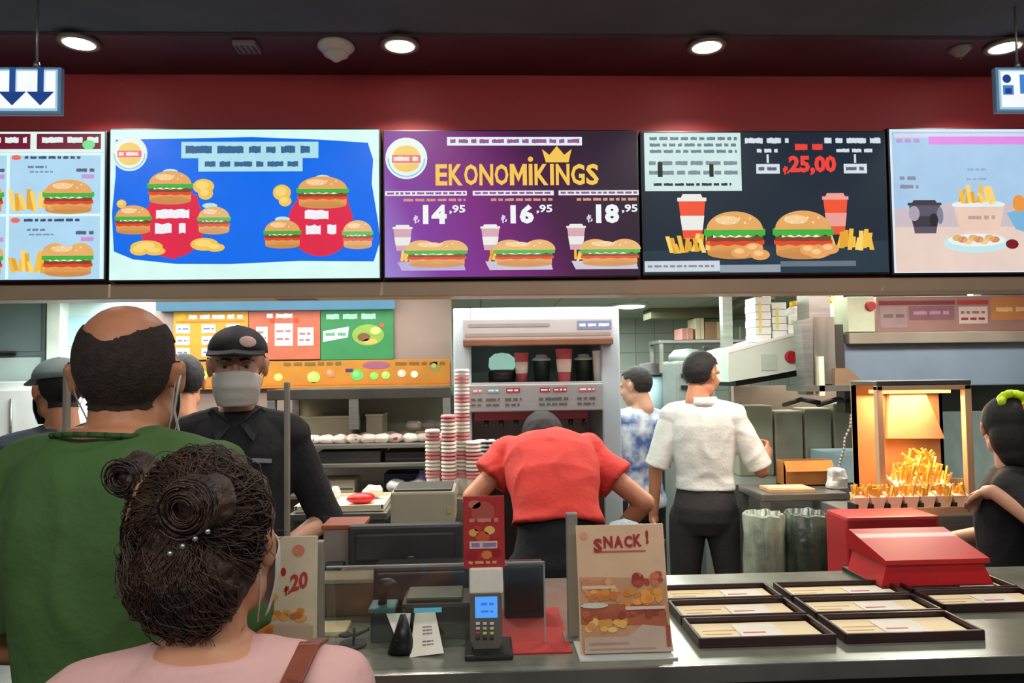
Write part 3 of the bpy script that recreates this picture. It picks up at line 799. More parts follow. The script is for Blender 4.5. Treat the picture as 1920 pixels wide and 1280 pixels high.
def s5(A):
    A.rnd.seed(6)
    A.rect(1676, 247, 2120, 508, (168, 202, 232), 1); A.rect(1676, 425, 2120, 508, (232, 208, 196), 2); A.poly([(1676, 392), (1790, 380), (2120, 384), (2120, 430), (1676, 430)], (204, 190, 196), 1.5)
    A.rect(1680, 250, 2110, 258, (214, 214, 240), 2); A.rect(1744, 256, 2110, 271, (222, 140, 228), 3); A.glyphs(1684, 1730, 264, 8, (190, 150, 210), 3)
    A.glyphs(1688, 1724, 334, 8, (140, 140, 160), 3); A.glyphs(1688, 1724, 350, 8, (140, 140, 160), 3)
    A.cup(1732, 406, 58, 62, (92, 84, 100), 3, (60, 56, 66)); A.oval(1712, 400, 10, 14, (170, 160, 180), 6); A.oval(1748, 412, 8, 12, (40, 36, 44), 6)
    A.oval(1760, 404, 6, 16, (130, 130, 150), 5)
    A.oval(1832, 384, 50, 9, (226, 240, 244), 3); A.fries(1830, 368, 64, 34, 4); A.poly([(1786, 388), (1880, 388), (1870, 432), (1796, 432)], (234, 202, 184), 4); A.glyphs(1812, 1864, 408, 8, (190, 160, 150), 5)
    A.oval(1826, 456, 62, 18, (196, 230, 234), 4); A.oval(1826, 450, 54, 12, (236, 240, 236), 5)
    for k in range(8): A.oval(1790 + k * 10, 446 + (k % 3) * 3, 9, 6, ((226, 180, 120), (214, 140, 90), (240, 206, 150))[k % 3], 6)
    A.oval(1892, 458, 12, 9, (120, 20, 30), 6); A.poly([(1884, 400), (1960, 380), (1960, 450), (1900, 430)], (120, 180, 220), 5); A.burger(2010, 420, 110, 80, 6); A.oval(1908, 382, 12, 16, (236, 150, 60), 6)
    A.glyphs(1814, 1850, 318, 5, (150, 170, 200), 3); A.glyphs(1812, 1852, 336, 5, (150, 170, 200), 3)
screen(1669, 239, 2134, 513, 'pale menu screen at far right showing dark cup, fries and plate', emat((226, 234, 246)), s5)
# small dark vent hanging under the bulkhead
b = MB(); X0, X1, Z0, Z1 = ext(510, 536, 592, 552, 2.99); b.span(X0, X1, 2.99, 3.09, Z0 - .004, 1.915, GREYP, .004)
for k in range(5): b.span(X0 + .01 + k * .03, X0 + .025 + k * .03, 2.987, 2.991, Z0, Z0 + .01, BLACKP)
one(b, 'bulkhead_vent', 'small dark fitting under the beige bulkhead edge, below the blue menu screen', 'vent')
# ------------------------------------------------------------------ left: banners, cabinets, service shelves
def banner(nm, x0, y0, x1, y1, Y, label, cat, base, draw, grp=None, dep=.012, em=False):
    X0, X1, Z0, Z1 = ext(x0, y0, x1, y1, Y)
    t = thing(nm, ((X0 + X1) / 2, Y, Z0), label, cat, grp)
    MB().span(X0, X1, Y + .001, Y + dep, Z0, Z1, base, .002).build('panel', t)
    A = Art(plane_f(x0, y0, x1, y1, Y), em); A.rnd.seed(int(x0)); draw(A); A.mb.build('print', t)
Yb = 4.18
b = MB(); X0, X1, Z0, Z1 = ext(292, 556, 738, 580, 4.14); b.span(X0, X1, 4.14, 4.2, Z0, Z1, emat((112, 172, 204), .9), .004)
b.span(X0, X1, 4.136, 4.16, Z1 - .004, Z1 + .01, STEEL); one(b, 'light_box', 'long pale blue lit strip above the yellow, orange and green menu boards', 'light box')
def yb(A):
    A.oval(340, 594, 9, 8, (190, 150, 20), 1); A.glyphs(354, 455, 594, 9, (246, 248, 250), 1)
    for x in (330, 378, 424):
        for y in (608, 630, 652): A.rect(x, y, x + 26, y + 16, (196, 214, 226), 1); A.glyphs(x + 3, x + 24, y + 8, 4, (90, 110, 120), 2)
    A.rect(330, 601, 460, 604, (170, 110, 20), 1)
banner('menu_board', 325, 582, 465, 674, Yb, 'yellow menu board on the rear partition behind the capped employee', 'menu board', pmat((184, 138, 36)), yb, 'back menu boards')
def ob(A):
    A.glyphs(500, 560, 592, 10, (236, 220, 214), 1)
    for x, y, w, h in ((480, 612, 22, 30), (515, 606, 34, 42), (558, 614, 30, 34)): A.rect(x, y, x + w, y + h, (222, 204, 210), 1); A.glyphs(x + 3, x + w - 2, y + h * .35, 5, (150, 110, 110), 2); A.glyphs(x + 3, x + w - 2, y + h * .7, 5, (150, 110, 110), 2)
    for x in (510, 555): A.oval(x, 601, 5, 5, (170, 60, 20), 1)
banner('menu_board', 466, 582, 600, 674, Yb, 'orange brown menu board between the yellow and green boards', 'menu board', pmat((172, 92, 66)), ob, 'back menu boards')
def gb(A):
    A.glyphs(612, 706, 593, 12, (150, 214, 176), 1); A.poly([(606, 620), (654, 612), (652, 632), (606, 640)], (224, 240, 228), 1); A.glyphs(610, 650, 626, 8, (80, 150, 110), 2)
    A.oval(690, 628, 30, 20, (120, 160, 60), 1); A.oval(682, 632, 12, 8, (110, 70, 36), 2); A.oval(704, 620, 10, 7, (200, 190, 110), 2); A.oval(694, 640, 14, 5, (214, 160, 80), 2); A.oval(716, 610, 5, 4, (190, 80, 50), 2)
banner('menu_board', 601, 580, 738, 674, Yb, 'green menu board with a food picture on the rear partition', 'menu board', pmat((36, 122, 68)), gb, 'back menu boards')
def fb(A):
    A.rect(326, 716, 842, 722, (190, 110, 20), 1)
    for x, y, r, c in ((520, 706, 8, (200, 220, 90)), (586, 707, 12, (160, 214, 90)), (618, 700, 9, (206, 120, 70)), (668, 704, 12, (90, 180, 80)), (700, 706, 8, (120, 200, 70)), (722, 705, 8, (150, 214, 90)), (752, 702, 8, (220, 190, 170)), (776, 704, 7, (226, 226, 190)), (815, 690, 10, (130, 130, 60)), (380, 700, 9, (200, 220, 90)), (350, 706, 8, (90, 180, 80))):
        A.oval(x, y, r, r * .9, c, 1); A.oval(x - 2, y - 2, r * .5, r * .45, tuple(min(255, v + 36) for v in c), 2)
    A.oval(704, 686, 26, 7, (140, 80, 110), 1); A.rect(646, 692, 660, 698, (50, 40, 90), 1); A.glyphs(530, 640, 682, 8, (110, 90, 30), 1); A.glyphs(740, 836, 684, 7, (120, 80, 20), 1)
banner('fruit_banner', 325, 676, 844, 727, Yb - .02, 'long golden orange banner with green fruit pictures under the menu boards', 'banner', pmat((176, 118, 28)), fb)
# cold room front at far left
def cab(nm, x0, y0, x1, y1, Y, dep, m, label, cat, extra=None, floor=True, bev=.006, grp=None):
    X0, X1, Z0, Z1 = ext(x0, y0, x1, y1, Y)
    t = thing(nm, ((X0 + X1) / 2, Y + dep / 2, 0 if floor else Z0), label, cat, grp)
    MB().span(X0, X1, Y, Y + dep, 0 if floor else Z0, Z1, m, bev).build('body', t)
    if extra: extra(t, X0, X1, Z0, Z1)
    return t
PALE = mat('pale_enamel', (196, 214, 208), .4, 0, .06, 3); PALEB = mat('pale_blue_enamel', (168, 200, 206), .4, 0, .06, 3)
GREYT = mat('grey_teal_enamel', (128, 144, 144), .4, .3, .08, 3)
def ex(t, X0, X1, Z0, Z1):
    zz = at(50, 664, 5.0).z
    MB().span(X0 + .02, X1 - .02, 4.985, 5.0, zz + .02, Z1 - .02, GREYT, .004).build('door', t)
    MB().span(X0 + .02, X1 - .02, 4.985, 5.0, .1, zz - .02, PALE, .004).build('door', t)
    MB().span(X0 + .05, at(34, 662, 5.0).x, 4.96, 4.985, zz - .012, zz + .012, BLACKP, .004).build('handle', t)
cab('upright_fridge', -190, 562, 82, 1100, 5.0, .7, GREYT, 'tall grey upright fridge at far left behind the green shirted man', 'fridge', ex)
cab('white_column', 84, 556, 110, 1100, 4.9, .12, mat('cream_column', (206, 212, 198), .5), 'narrow cream column right of the grey fridge', 'column')
def ex(t, X0, X1, Z0, Z1):
    for k in range(3):
        z = Z1 - .12 - k * .28
        MB().span(X0 + .03, X1 - .03, 4.985, 5.0, z - .2, z, PALEB, .004).build('drawer', t)
cab('pale_cabinet', 112, 558, 286, 1100, 5.0, .6, PALE, 'pale blue white cabinet behind the balding head', 'cabinet', ex)
def ex(t, X0, X1, Z0, Z1):
    for k in range(2):
        z = Z1 - .05 - k * .45
        MB().span(X0 + .02, X1 - .02, 4.48, 4.5, z - .38, z, WHITEP, .004).build('door', t)
    MB().cone(((X0 * .3 + X1 * .7), 4.47, Z1 - .4), ((X0 * .3 + X1 * .7), 4.47, Z1 - .1), .008, .008, STEEL).build('handle', t)
cab('white_counter_unit', -200, 716, 120, 1100, 4.5, .45, WHITEP, 'low white counter unit at far left below the grey fridge', 'cabinet', ex)
# stainless holding station behind the cashier
YS = 3.55
X0, X1, Z0, Z1 = ext(500, 728, 846, 960, YS)
t = thing('holding_station', ((X0 + X1) / 2, YS, 0), 'stainless holding station with open shelves behind the capped employee', 'food station')
zs = [at(700, y, YS).z for y in (748, 832, 868, 925)]
for x in (X0 + .02, X1 - .02):
    for y in (YS + .02, YS + .48): MB().span(x - .018, x + .018, y - .018, y + .018, 0, Z1, STEEL).build('corner_post', t)
MB().span(X0, X1, YS, YS + .5, Z1 - .05, Z1, STEEL_D, .004).build('hood', t)
for z in (zs[1], zs[2], zs[3]): MB().span(X0, X1, YS, YS + .5, z - .022, z, STEEL, .004).build('shelf', t)
MB().span(X0, X1, YS + .48, YS + .5, zs[1], Z1 - .05, BEIGEP).build('back_panel', t)
MB().span(X0, X1, YS + .01, YS + .5, .05, zs[3] - .022, STEEL_D, .004).build('base_cabinet', t)
MB().px(654, 745, 672, 805, YS + .002, .03, STEEL).build('upright', t)
SH = zs
def boxy(nm, x0, y0, x1, Y, z, h, dep, m, label, cat, grp=None, lid=None, bev=.004):
    """a container standing on height z"""
    a, c = at(x0, y0, Y).x, at(x1, y0, Y).x
    b = MB(); b.span(a, c, Y, Y + dep, z, z + h, m, bev)
    if lid:
        tt = thing(nm, ((a + c) / 2, Y + dep / 2, z), label, cat, grp); b.build('body', tt)
        MB().span(a - .004, c + .004, Y - .004, Y + dep + .004, z + h, z + h + .012, lid, .003).build('lid', tt); return tt
    b.span(a + .006, c - .006, Y - .0015, Y, z + h * .3, z + h * .38, STEEL_D)
    return one(b, nm, label, cat, grp)
boxy('beige_carton', 556, 0, 656, YS + .16, SH[1], .115, .28, BEIGEP, 'wide beige carton at the back of the top steel shelf', 'carton', None, mat('carton_lid', (206, 192, 160), .7))
boxy('beige_carton', 682, 0, 712, YS + .18, SH[1], .12, .2, BEIGEP, 'narrow beige carton right of the shelf upright', 'carton', None, mat('carton_lid', (206, 192, 160), .7))
# wrapped burgers in a heap on the top shelf
WR = mat('greaseproof_wrap', (236, 222, 206), .7, 0, .08, 18, .4, 60); WR2 = mat('greaseproof_wrap_grey', (190, 180, 170), .7, 0, .12, 18, .4, 60); INK = pmat((170, 30, 34))
def wrap(x, y, z, r, m, ink, label, grp='wrapped burgers on the top shelf', nm='wrapped_burger'):
    b = MB(); b.ell((0, 0, 0), (r * 1.12, r * .9, r * .62), m, None, 16, 11)
    for v in b.bm.verts: v.co *= 1 + .30 * noise.noise(v.co * 40 + Vector((x * 9, y, z)))
    if ink: b.ell((r * .1, -r * .8, r * .02), (r * .35, r * .08, r * .2), INK, None, 8, 5)
    for v in b.bm.verts: v.co += Vector((x, y, z + r * .52))
    one(b, nm, label, 'wrapped burger', grp)
k = 0
for row, (yy, zz, xs) in enumerate(((YS + .07, SH[1], (586, 612, 638, 664, 690, 716, 742, 770, 798, 824)), (YS + .20, SH[1] + .0, (600, 628, 690, 730, 760, 792, 822)), (YS + .2, SH[1] + .052, (776, 806, 832)))):
    for x in xs:
        k += 1
        p = at(x, 800, yy)
        where = ('in the front row' if row == 0 else 'in the rear row' if row == 1 else 'atop the heap')
        pos = 'far left' if x < 605 else 'left' if x < 650 else 'left of centre' if x < 700 else 'centre' if x < 745 else 'right of centre' if x < 780 else 'right' if x < 812 else 'far right'
        wrap(p.x, yy, zz, .038, WR if x < 700 else (WR2 if k % 2 else WR), k % 3 == 1, '%s wrapped burger %s, %s on the top shelf%s' % ('cream' if x < 700 else 'greyish', where, pos, ', red print' if k % 3 == 1 else ''))
boxy('dark_tray_stack', 594, 0, 708, YS + .03, SH[2], .055, .3, mat('dark_tray', (66, 62, 66), .5), 'stack of dark trays on the middle steel shelf, left part', 'tray stack')
boxy('black_pan', 716, 0, 800, YS + .03, SH[2], .045, .25, BLACKP, 'long black pan on the middle steel shelf, right part', 'pan')
boxy('beige_drawer_box', 580, 0, 660, YS + .03, SH[3], .06, .2, BEIGEP, 'beige box on the lowest steel shelf behind the white tray', 'box')
boxy('navy_box', 714, 0, 782, YS + .12, SH[3], .075, .18, mat('navy_card', (30, 32, 74), .6), 'dark navy box on the lowest steel shelf', 'box')
b = MB()
p = at(790, 900, YS + .08); b.lathe([(.028, 0), (.03, .05), (.022, .07), (.010, .082), (.010, .095), (.001, .096)], (p.x, YS + .08, SH[3]), mat('lilac_plastic', (120, 116, 186), .4)); one(b, 'lilac_bottle', 'small lilac blue bottle on the lowest steel shelf', 'bottle')
for x, lb in ((735, 'left'), (775, 'right')):
    b = MB(); p = at(x, 0, YS + .02); b.ell((0, 0, .026), (.048, .04, .032), WHITEP, None, 12, 8)
    for v in b.bm.verts: v.co = v.co * (1 + .2 * noise.noise(v.co * 30 + Vector((x, 0, 0)))) + Vector((p.x, YS + .045, SH[3]))
    one(b, 'paper_bag', 'crumpled white paper bag on the lowest shelf, %s of the two' % lb, 'bag', 'white paper bags on the lowest shelf')

# drink dispenser in the middle
YD = 3.42
FR = mat('dispenser_frame', (186, 206, 212), .35, .15, .05, 3); FRG = mat('dispenser_grey', (160, 162, 162), .4, .15, .08, 4)
X0, X1, Z0, Z1 = ext(852, 576, 1166, 1100, YD)
t = thing('drink_dispenser', ((X0 + X1) / 2, YD + .2, 0), 'tall steel and pale blue drink dispenser with cup shelf behind the red shirted employee', 'drink dispenser')
xl, xr = at(884, 700, YD).x, at(1128, 700, YD).x
zt = at(1000, 650, YD).z; zb = at(1000, 716, YD).z; zc = at(1000, 770, YD).z; zn = at(1000, 786, YD).z; zd = at(1000, 905, YD).z
f = MB(); f.span(X0, xl, YD, YD + .45, 0, Z1, FR, .008); f.span(xr, X1, YD, YD + .45, 0, Z1, FR, .008); f.span(xl, xr, YD, YD + .45, zt + .03, Z1, FR); f.span(xl, xr, YD + .42, YD + .45, 0, zt + .03, FRG); f.span(xl, xr, YD, YD + .42, 0, zd, STEEL_D)
f.build('cabinet', t)
f = MB(); a = at(868, 600, YD).x; c = at(1146, 600, YD).x; f.span(a, c, YD - .03, YD, at(1000, 636, YD).z, at(1000, 598, YD).z, FRG, .004); f.build('header_panel', t)
A = Art(plane_f(868, 598, 1146, 636, YD - .031), False); A.rnd.seed(1); A.rect(878, 606, 1030, 612, (120, 122, 120), 1); A.rect(1082, 602, 1146, 618, (96, 112, 146), 1); A.glyphs(1086, 1142, 610, 7, (180, 190, 214), 2); A.rect(872, 624, 1144, 630, (130, 120, 116), 1)
A.mb.build('header_label', t)
MB().span(a, c, YD - .05, YD + .02, at(1000, 648, YD).z, at(1000, 636, YD).z, mat('copper_lamp_strip', (134, 96, 74), .4, .4), .004).build('lamp_strip', t)
MB().span(xl, xr, YD - .02, YD + .42, zb - .008, zb, FRG, .002).build('cup_shelf', t)
MB().span(at(864, 740, YD).x, at(1128, 740, YD).x, YD - .05, YD + .1, zc, zb - .008, FRG, .006).build('control_panel', t)
A = Art(plane_f(864, 720, 1128, 770, YD - .051), False); A.rnd.seed(8)
for x, w, cl in ((894, 18, (200, 150, 160)), (924, 22, (120, 176, 190)), (962, 26, (176, 24, 40)), (1022, 20, (176, 24, 40)), (1050, 26, (170, 36, 52)), (1100, 30, (186, 96, 110))):
    A.rect(x - w / 2, 727, x + w / 2, 735, cl, 1); A.glyphs(x - w / 2 + 2, x + w / 2, 731, 4, (240, 236, 230), 2); A.glyphs(x - w * .6, x + w * .6, 748, 6, (90, 94, 92), 1); A.glyphs(x - w * .6, x + w * .5, 758, 5, (90, 94, 92), 1)
A.mb.build('control_labels', t)
MB().span(at(890, 740, YD).x, at(1100, 740, YD).x, YD - .04, YD + .08, zn, zc, mat('maroon_plastic', (104, 22, 30), .4), .004).build('nozzle_rail', t)
for x in (912, 940, 968, 1010, 1040, 1070, 1096):
    p = at(x, 790, YD); MB().cone((p.x, YD, zn), (p.x, YD, zn - .035), .013, .009, BLACKP, 12).build('nozzle', t)
MB().span(xl, xr, YD - .1, YD + .42, zd, zd + .015, STEEL, .004).build('drip_tray', t)
# cups on its shelf
def cup(p, r0, r1, h, m, label, lid=None, grp=None, nm='paper_cup', band=None):
    t = thing(nm, p, label, 'cup', grp)
    MB().lathe([(r0, 0), (r1, h), (r1 + .002, h + .003), (r1 - .003, h + .002), (r0 - .003, .006)], p, m, 20).build('body', t)
    if band: MB().lathe([(r0 + (r1 - r0) * .3 + .0008, h * .3), (r0 + (r1 - r0) * .7 + .0008, h * .7), (r0 + (r1 - r0) * .7, h * .7), (r0 + (r1 - r0) * .3, h * .3)], p, band, 20).build('printed_band', t)
    if lid: MB().lathe([(r1 + .004, h), (r1 + .004, h + .010), (r1 * .7, h + .016), (r1 * .65, h + .028), (.001, h + .03)], p, lid, 20).build('lid', t)
PINK = mat('pink_cup_print', (196, 88, 92), .6)
def sp(x, dy=.1, z=zb): p = at(x, 0, YD + dy); return Vector((p.x, YD + dy, z))
p = sp(932, .10)
t2 = thing('blender_jug', p, 'black jug with white and mint dome given a painted glow, on the dispenser shelf', 'jug')
MB().lathe([(.062, 0), (.066, .035), (.060, .055), (.050, .06), (.001, .06)], p, BLACKP).build('base', t2)
MB().lathe([(.055, .06), (.064, .075), (.060, .115), (.035, .135), (.001, .14)], p, emat((190, 246, 226), .55)).build('dome', t2)  # dome is no lamp; its brightness is put in as a faint glow
cup(sp(968, .06), .024, .034, .135, PINK, 'pink printed paper cup beside the white domed jug', None, 'pink cups on the dispenser shelf', band=PAPER)
cup(sp(1046, .04), .028, .040, .15, PINK, 'large pink printed paper cup in the middle of the dispenser shelf', None, 'pink cups on the dispenser shelf', band=PAPER)
for x, lb in ((1005, 'squat dark green tub between the two pink cups'), (1082, 'squat dark green tub right of the large pink cup')):
    cup(sp(x, .12), .036, .042, .10, mat('dark_green_tub', (42, 62, 54), .4), lb, WHITEP, 'dark tubs on the dispenser shelf', 'lidded_tub')
cup(sp(1108, .05), .02, .026, .14, WHITEP, 'slim white cup at the right end of the dispenser shelf')
# white cups hanging under nozzles
for k, x in enumerate((905, 922, 939, 956, 972)):
    yy = YD - .07
    p = at(x, 845 - (k % 2) * 4, yy); z0 = zd + .015
    b = MB(); b.lathe([(.026, 0), (.030, .05), (.034, .11), (.036, .112), (.031, .105), (.024, .006)], (p.x, yy, z0), WHITEP, 18)
    for j in range(5): b.lathe([(.034, .11 + j * .018), (.0375, .115 + j * .018), (.034, .12 + j * .018)], (p.x, yy, z0), WHITEP, 18)
    one(b, 'cup_stack', 'white cup stack under the nozzles, %s from the left' % ('first', 'second', 'third', 'fourth', 'fifth')[k], 'cup stack', 'white cup stacks under the nozzles')
# standing column of stacked printed cups left of dispenser
YC = 3.2
ztab = at(860, 925, YC).z
boxy('steel_side_table', 806, 0, 900, YC - .12, 0, ztab, .3, STEEL, 'narrow stainless side table under the tall cup stacks', 'table')
for k, (x, top) in enumerate(((812, 800), (842, 775), (868, 690), (888, 820))):
    yy = YC if k % 2 == 0 else YC - .05
    p = at(x, 900, yy); n = int((at(x, top, yy).z - ztab - .07) / .016); t3 = thing('stacked_cups', (p.x, yy, ztab), 'tall column of printed red and white cups, %s' % ('leftmost of four', 'second from the left', 'tallest of four', 'rightmost of four')[k], 'cup stack', 'printed cup columns')
    b = MB(); b.lathe([(.022, 0), (.030, .085), (.024, .086)], (p.x, yy, ztab), PAPER, 18); b.build('lowest_cup', t3)
    b = MB()
    for j in range(max(1, n)): b.lathe([(.0285, .070 + j * .016), (.033, .072 + j * .016), (.033, .076 + j * .016), (.029, .084 + j * .016)], (p.x, yy, ztab), mat('pale_pink_cup', (214, 140, 138), .6) if (j % 5) < 2 else PAPER, 16)
    b.build('nested_cups', t3)

# low pass-through table with tray, red packet
YL = 2.92
zl = at(640, 962, YL).z
X0, X1, _, _ = ext(542, 930, 726, 960, YL)
t = thing('pass_table', ((X0 + X1) / 2, YL, 0), 'low stainless table carrying the cream tray behind the cash desk', 'table')
MB().span(X0, X1, YL, YL + .36, zl - .03, zl, STEEL, .004).build('table_top', t)
for x in (X0 + .03, X1 - .03):
    for y in (YL + .03, YL + .33): MB().span(x - .015, x + .015, y - .015, y + .015, 0, zl - .03, STEEL).build('leg', t)
MB().span(X0 + .03, X1 - .03, YL + .03, YL + .33, .3, .32, STEEL).build('lower_shelf', t)
b = MB(); c = ((X0 + X1) / 2, YL + .17, zl + .008); b.box(c, (X1 - X0 - .03, .31, .012), mat('cream_melamine', (222, 212, 184), .5), None, .004)
for s in (-1, 1): b.box((c[0] + s * (X1 - X0 - .04) / 2, c[1], c[2] + .012), (.01, .31, .014), mat('cream_melamine', (222, 212, 184), .5)); b.box((c[0], c[1] + s * .15, c[2] + .012), (X1 - X0 - .04, .01, .014), mat('cream_melamine', (222, 212, 184), .5))
one(b, 'cream_tray', 'large cream tray on the low steel table behind the register', 'tray')
p = at(676, 938, YL + .1)
b = MB(); b.ell((0, 0, .024), (.06, .04, .022), mat('glossy_red_packet', (196, 22, 22), .35, 0, .1, 8), None, 16, 8)
for v in b.bm.verts: v.co = Matrix.Rotation(.4, 3, 'Z') @ v.co * (1 + .12 * noise.noise(v.co * 26)) + Vector((p.x, YL + .13, zl + .012))
one(b, 'red_packet', 'glossy red packet lying on the cream tray', 'packet')
p = at(700, 920, YL + .2)
b = MB(); b.ell((0, 0, .03), (.045, .03, .028), PAPER, None, 14, 8)
for v in b.bm.verts: v.co = v.co * (1 + .2 * noise.noise(v.co * 36)) + Vector((p.x - .01, YL + .25, zl + .012))
one(b, 'paper_bag', 'crumpled pale paper beside the red packet on the cream tray', 'bag')
for k, x in enumerate((575, 602, 630)):
    p = at(x, 915, YL + .28); b = MB(); b.lathe([(.018, 0), (.022, .03), (.015, .045), (.012, .05), (.001, .052)], (p.x, YL + .27, zl + .014), (WHITEP, BEIGEP, WHITEP)[k], 16)
    one(b, 'sauce_tub', ('white sauce tub at the left end of the cream tray', 'beige sauce tub between the two white ones', 'white sauce tub nearest the red packet')[k], 'sauce tub', 'sauce tubs on the cream tray')

# ------------------------------------------------------------------ right kitchen
X0, X1, Z0, Z1 = ext(1196, 680, 1254, 700, 5.6)
t = thing('drink_urn', ((X0 + X1) / 2, 5.75, 0), 'pale cylinder urn with dark lid on a stand at the kitchen back', 'urn')
cx = (X0 + X1) / 2; zu = at(1222, 800, 5.6).z; zl2 = at(1222, 706, 5.6).z
MB().lathe([(.09, zu), (.105, zu + .01), (.105, zl2), (.09, zl2 + .005)], (cx, 5.75, 0), PALEB).build('body', t)
MB().lathe([(.125, zl2 + .005), (.125, zl2 + .025), (.08, zl2 + .03), (.075, zl2 + .10), (.001, zl2 + .11)], (cx, 5.75, 0), GREYP).build('lid', t)
MB().span(cx - .14, cx + .14, 5.6, 5.9, 0, zu, STEEL_D, .01).build('stand', t)
MB().cone((cx - .06, 5.62, zu + .12), (cx - .06, 5.57, zu + .12), .012, .01, BLACKP, 10).build('tap', t)
# made-up grey machine standing in for a grey figure behind the white shirted man
X0, X1, Z0, Z1 = ext(1272, 662, 1346, 1100, 5.0)
t = thing('figure_standin_machine', ((X0 + X1) / 2, 5.2, 0), 'made-up grey machine with black knob standing in for a grey figure behind white shirted man', 'machine')
GM = mat('grey_enamel', (122, 130, 126), .45, .2, .1, 4)
b = MB(); b.span(X0, X1, 5.0, 5.4, 0, Z1 - .05, GM, .02); b.lathe([(.13, 0), (.13, .05), (.09, .09), (.001, .10)], ((X0 + X1) / 2, 5.2, Z1 - .06), GM); b.build('body', t)
p = at(1328, 655, 5.1); MB().span(p.x - .03, p.x + .03, 5.1, 5.16, Z1 + .0, Z1 + .05, BLACKP, .006).build('knob', t)
for y in (700, 722): MB().px(1278, y, 1300, y + 7, 4.985, .02, BLACKP).build('control', t)
MB().px(1284, 690, 1330, 714, 4.99, .012, STEEL).build('control_panel', t)
# shelf with packages and cartons by the back wall
X0, X1, Z0, Z1 = ext(1236, 634, 1400, 650, 6.2)
t = thing('wall_shelf', ((X0 + X1) / 2, 6.3, 0), 'steel storage rack at the back carrying cartons', 'shelf')
zsf = at(1320, 636, 6.2).z
MB().span(X0, X1, 6.2, 6.6, zsf - .03, zsf, STEEL, .004).build('shelf', t); MB().span(X0, X1, 6.2, 6.6, .9, .93, STEEL, .004).build('shelf', t)
for x in (X0 + .02, X1 - .02):
    for y in (6.22, 6.58): MB().span(x - .015, x + .015, y - .015, y + .015, 0, zsf - .03, STEEL).build('leg', t)
def onrack(nm, x0, x1, y, m, label, cat, z=None, Y=6.25, dep=.25, lid=None):
    z = zsf if z is None else z
    a, c = at(x0, y, Y).x, at(x1, y, Y).x; top = min(at((x0 + x1) / 2, y, Y).z, 2.12)
    b = MB(); b.span(a, c, Y, Y + dep, z, top, m, .006); b.span(a + (c - a) * .45, a + (c - a) * .55, Y - .002, Y, z, top, mat('packing_tape', (206, 186, 140), .5))
    return one(b, nm, label, cat)
onrack('cardboard_carton', 1322, 1370, 603, mat('cardboard', (170, 136, 104), .8), 'brown cardboard carton on the back rack', 'carton')
onrack('cream_carton', 1304, 1320, 596, mat('cream_card', (226, 220, 180), .8), 'slim cream carton left of the brown cardboard carton', 'carton')
onrack('red_white_packet', 1278, 1300, 615, mat('pink_card', (214, 150, 140), .8), 'pinkish white packet at the left of the back rack', 'packet')
onrack('grey_tub', 1376, 1398, 612, mat('grey_card', (120, 134, 120), .8), 'small grey green tub right of the cardboard carton', 'tub')
# stack of white cup sleeves and bags above the hood
c = at(1180, 568, 5.2); c = onz(1180, 570, 2.15)
t = thing('round_ceiling_lamp', (c.x, c.y, 2.135), 'small bright round lamp on the kitchen ceiling right of the dispenser', 'ceiling light')
MB().lathe([(.15, .015), (.155, 0), (.13, -.004)], (c.x, c.y, 2.135), WHITEP).build('rim', t)
MB().lathe([(.13, .004), (.12, -.012), (.05, -.022), (.001, -.024)], (c.x, c.y, 2.135), emat((255, 255, 250), 3.5)).build('diffuser', t)

# extraction hood, slanted pale front with red button
YH = 4.0
def pq(x, y, Y=YH): return at(x, y, Y)
t = thing('extraction_hood', at(1440, 716, YH + .3), 'pale slanted extraction hood with a red button above the grill', 'hood')
HM_ = mat('hood_enamel', (196, 210, 198), .4, .1, .05, 4)
MB().prism([pq(1366, 656), pq(1430, 640), pq(1508, 618), pq(1512, 690), pq(1440, 704), pq(1366, 716)], (0, .55, 0), HM_).build('canopy', t)
MB().prism([pq(1366, 656, YH - .004), pq(1508, 618, YH - .004), pq(1508, 624, YH - .004), pq(1366, 662, YH - .004)], (0, .02, 0), WHITEP).build('edge_strip', t)
p = pq(1483, 669, YH); MB().cone((p.x, YH, p.z), (p.x, YH - .02, p.z), .036, .030, mat('red_button', (170, 20, 36), .4)).build('button', t)
MB().px(1428, 664, 1456, 694, YH - .006, .01, mat('panel_grey', (170, 188, 176), .5)).build('label_plate', t)
# support mast up to the ceiling at back of the hood
MB().prism([pq(1380, 712, YH + .1), pq(1500, 690, YH + .1), pq(1500, 704, YH + .1), pq(1380, 724, YH + .1)], (0, .3, 0), BLACKP).build('filter', t)
MB().span(pq(1400, 600).x, pq(1420, 600).x, YH + .4, YH + .46, pq(1400, 660).z, 2.15, STEEL).build('hanger', t)
MB().span(pq(1490, 600).x, pq(1500, 600).x, YH + .4, YH + .46, pq(1400, 650).z, 2.15, STEEL).build('hanger', t)
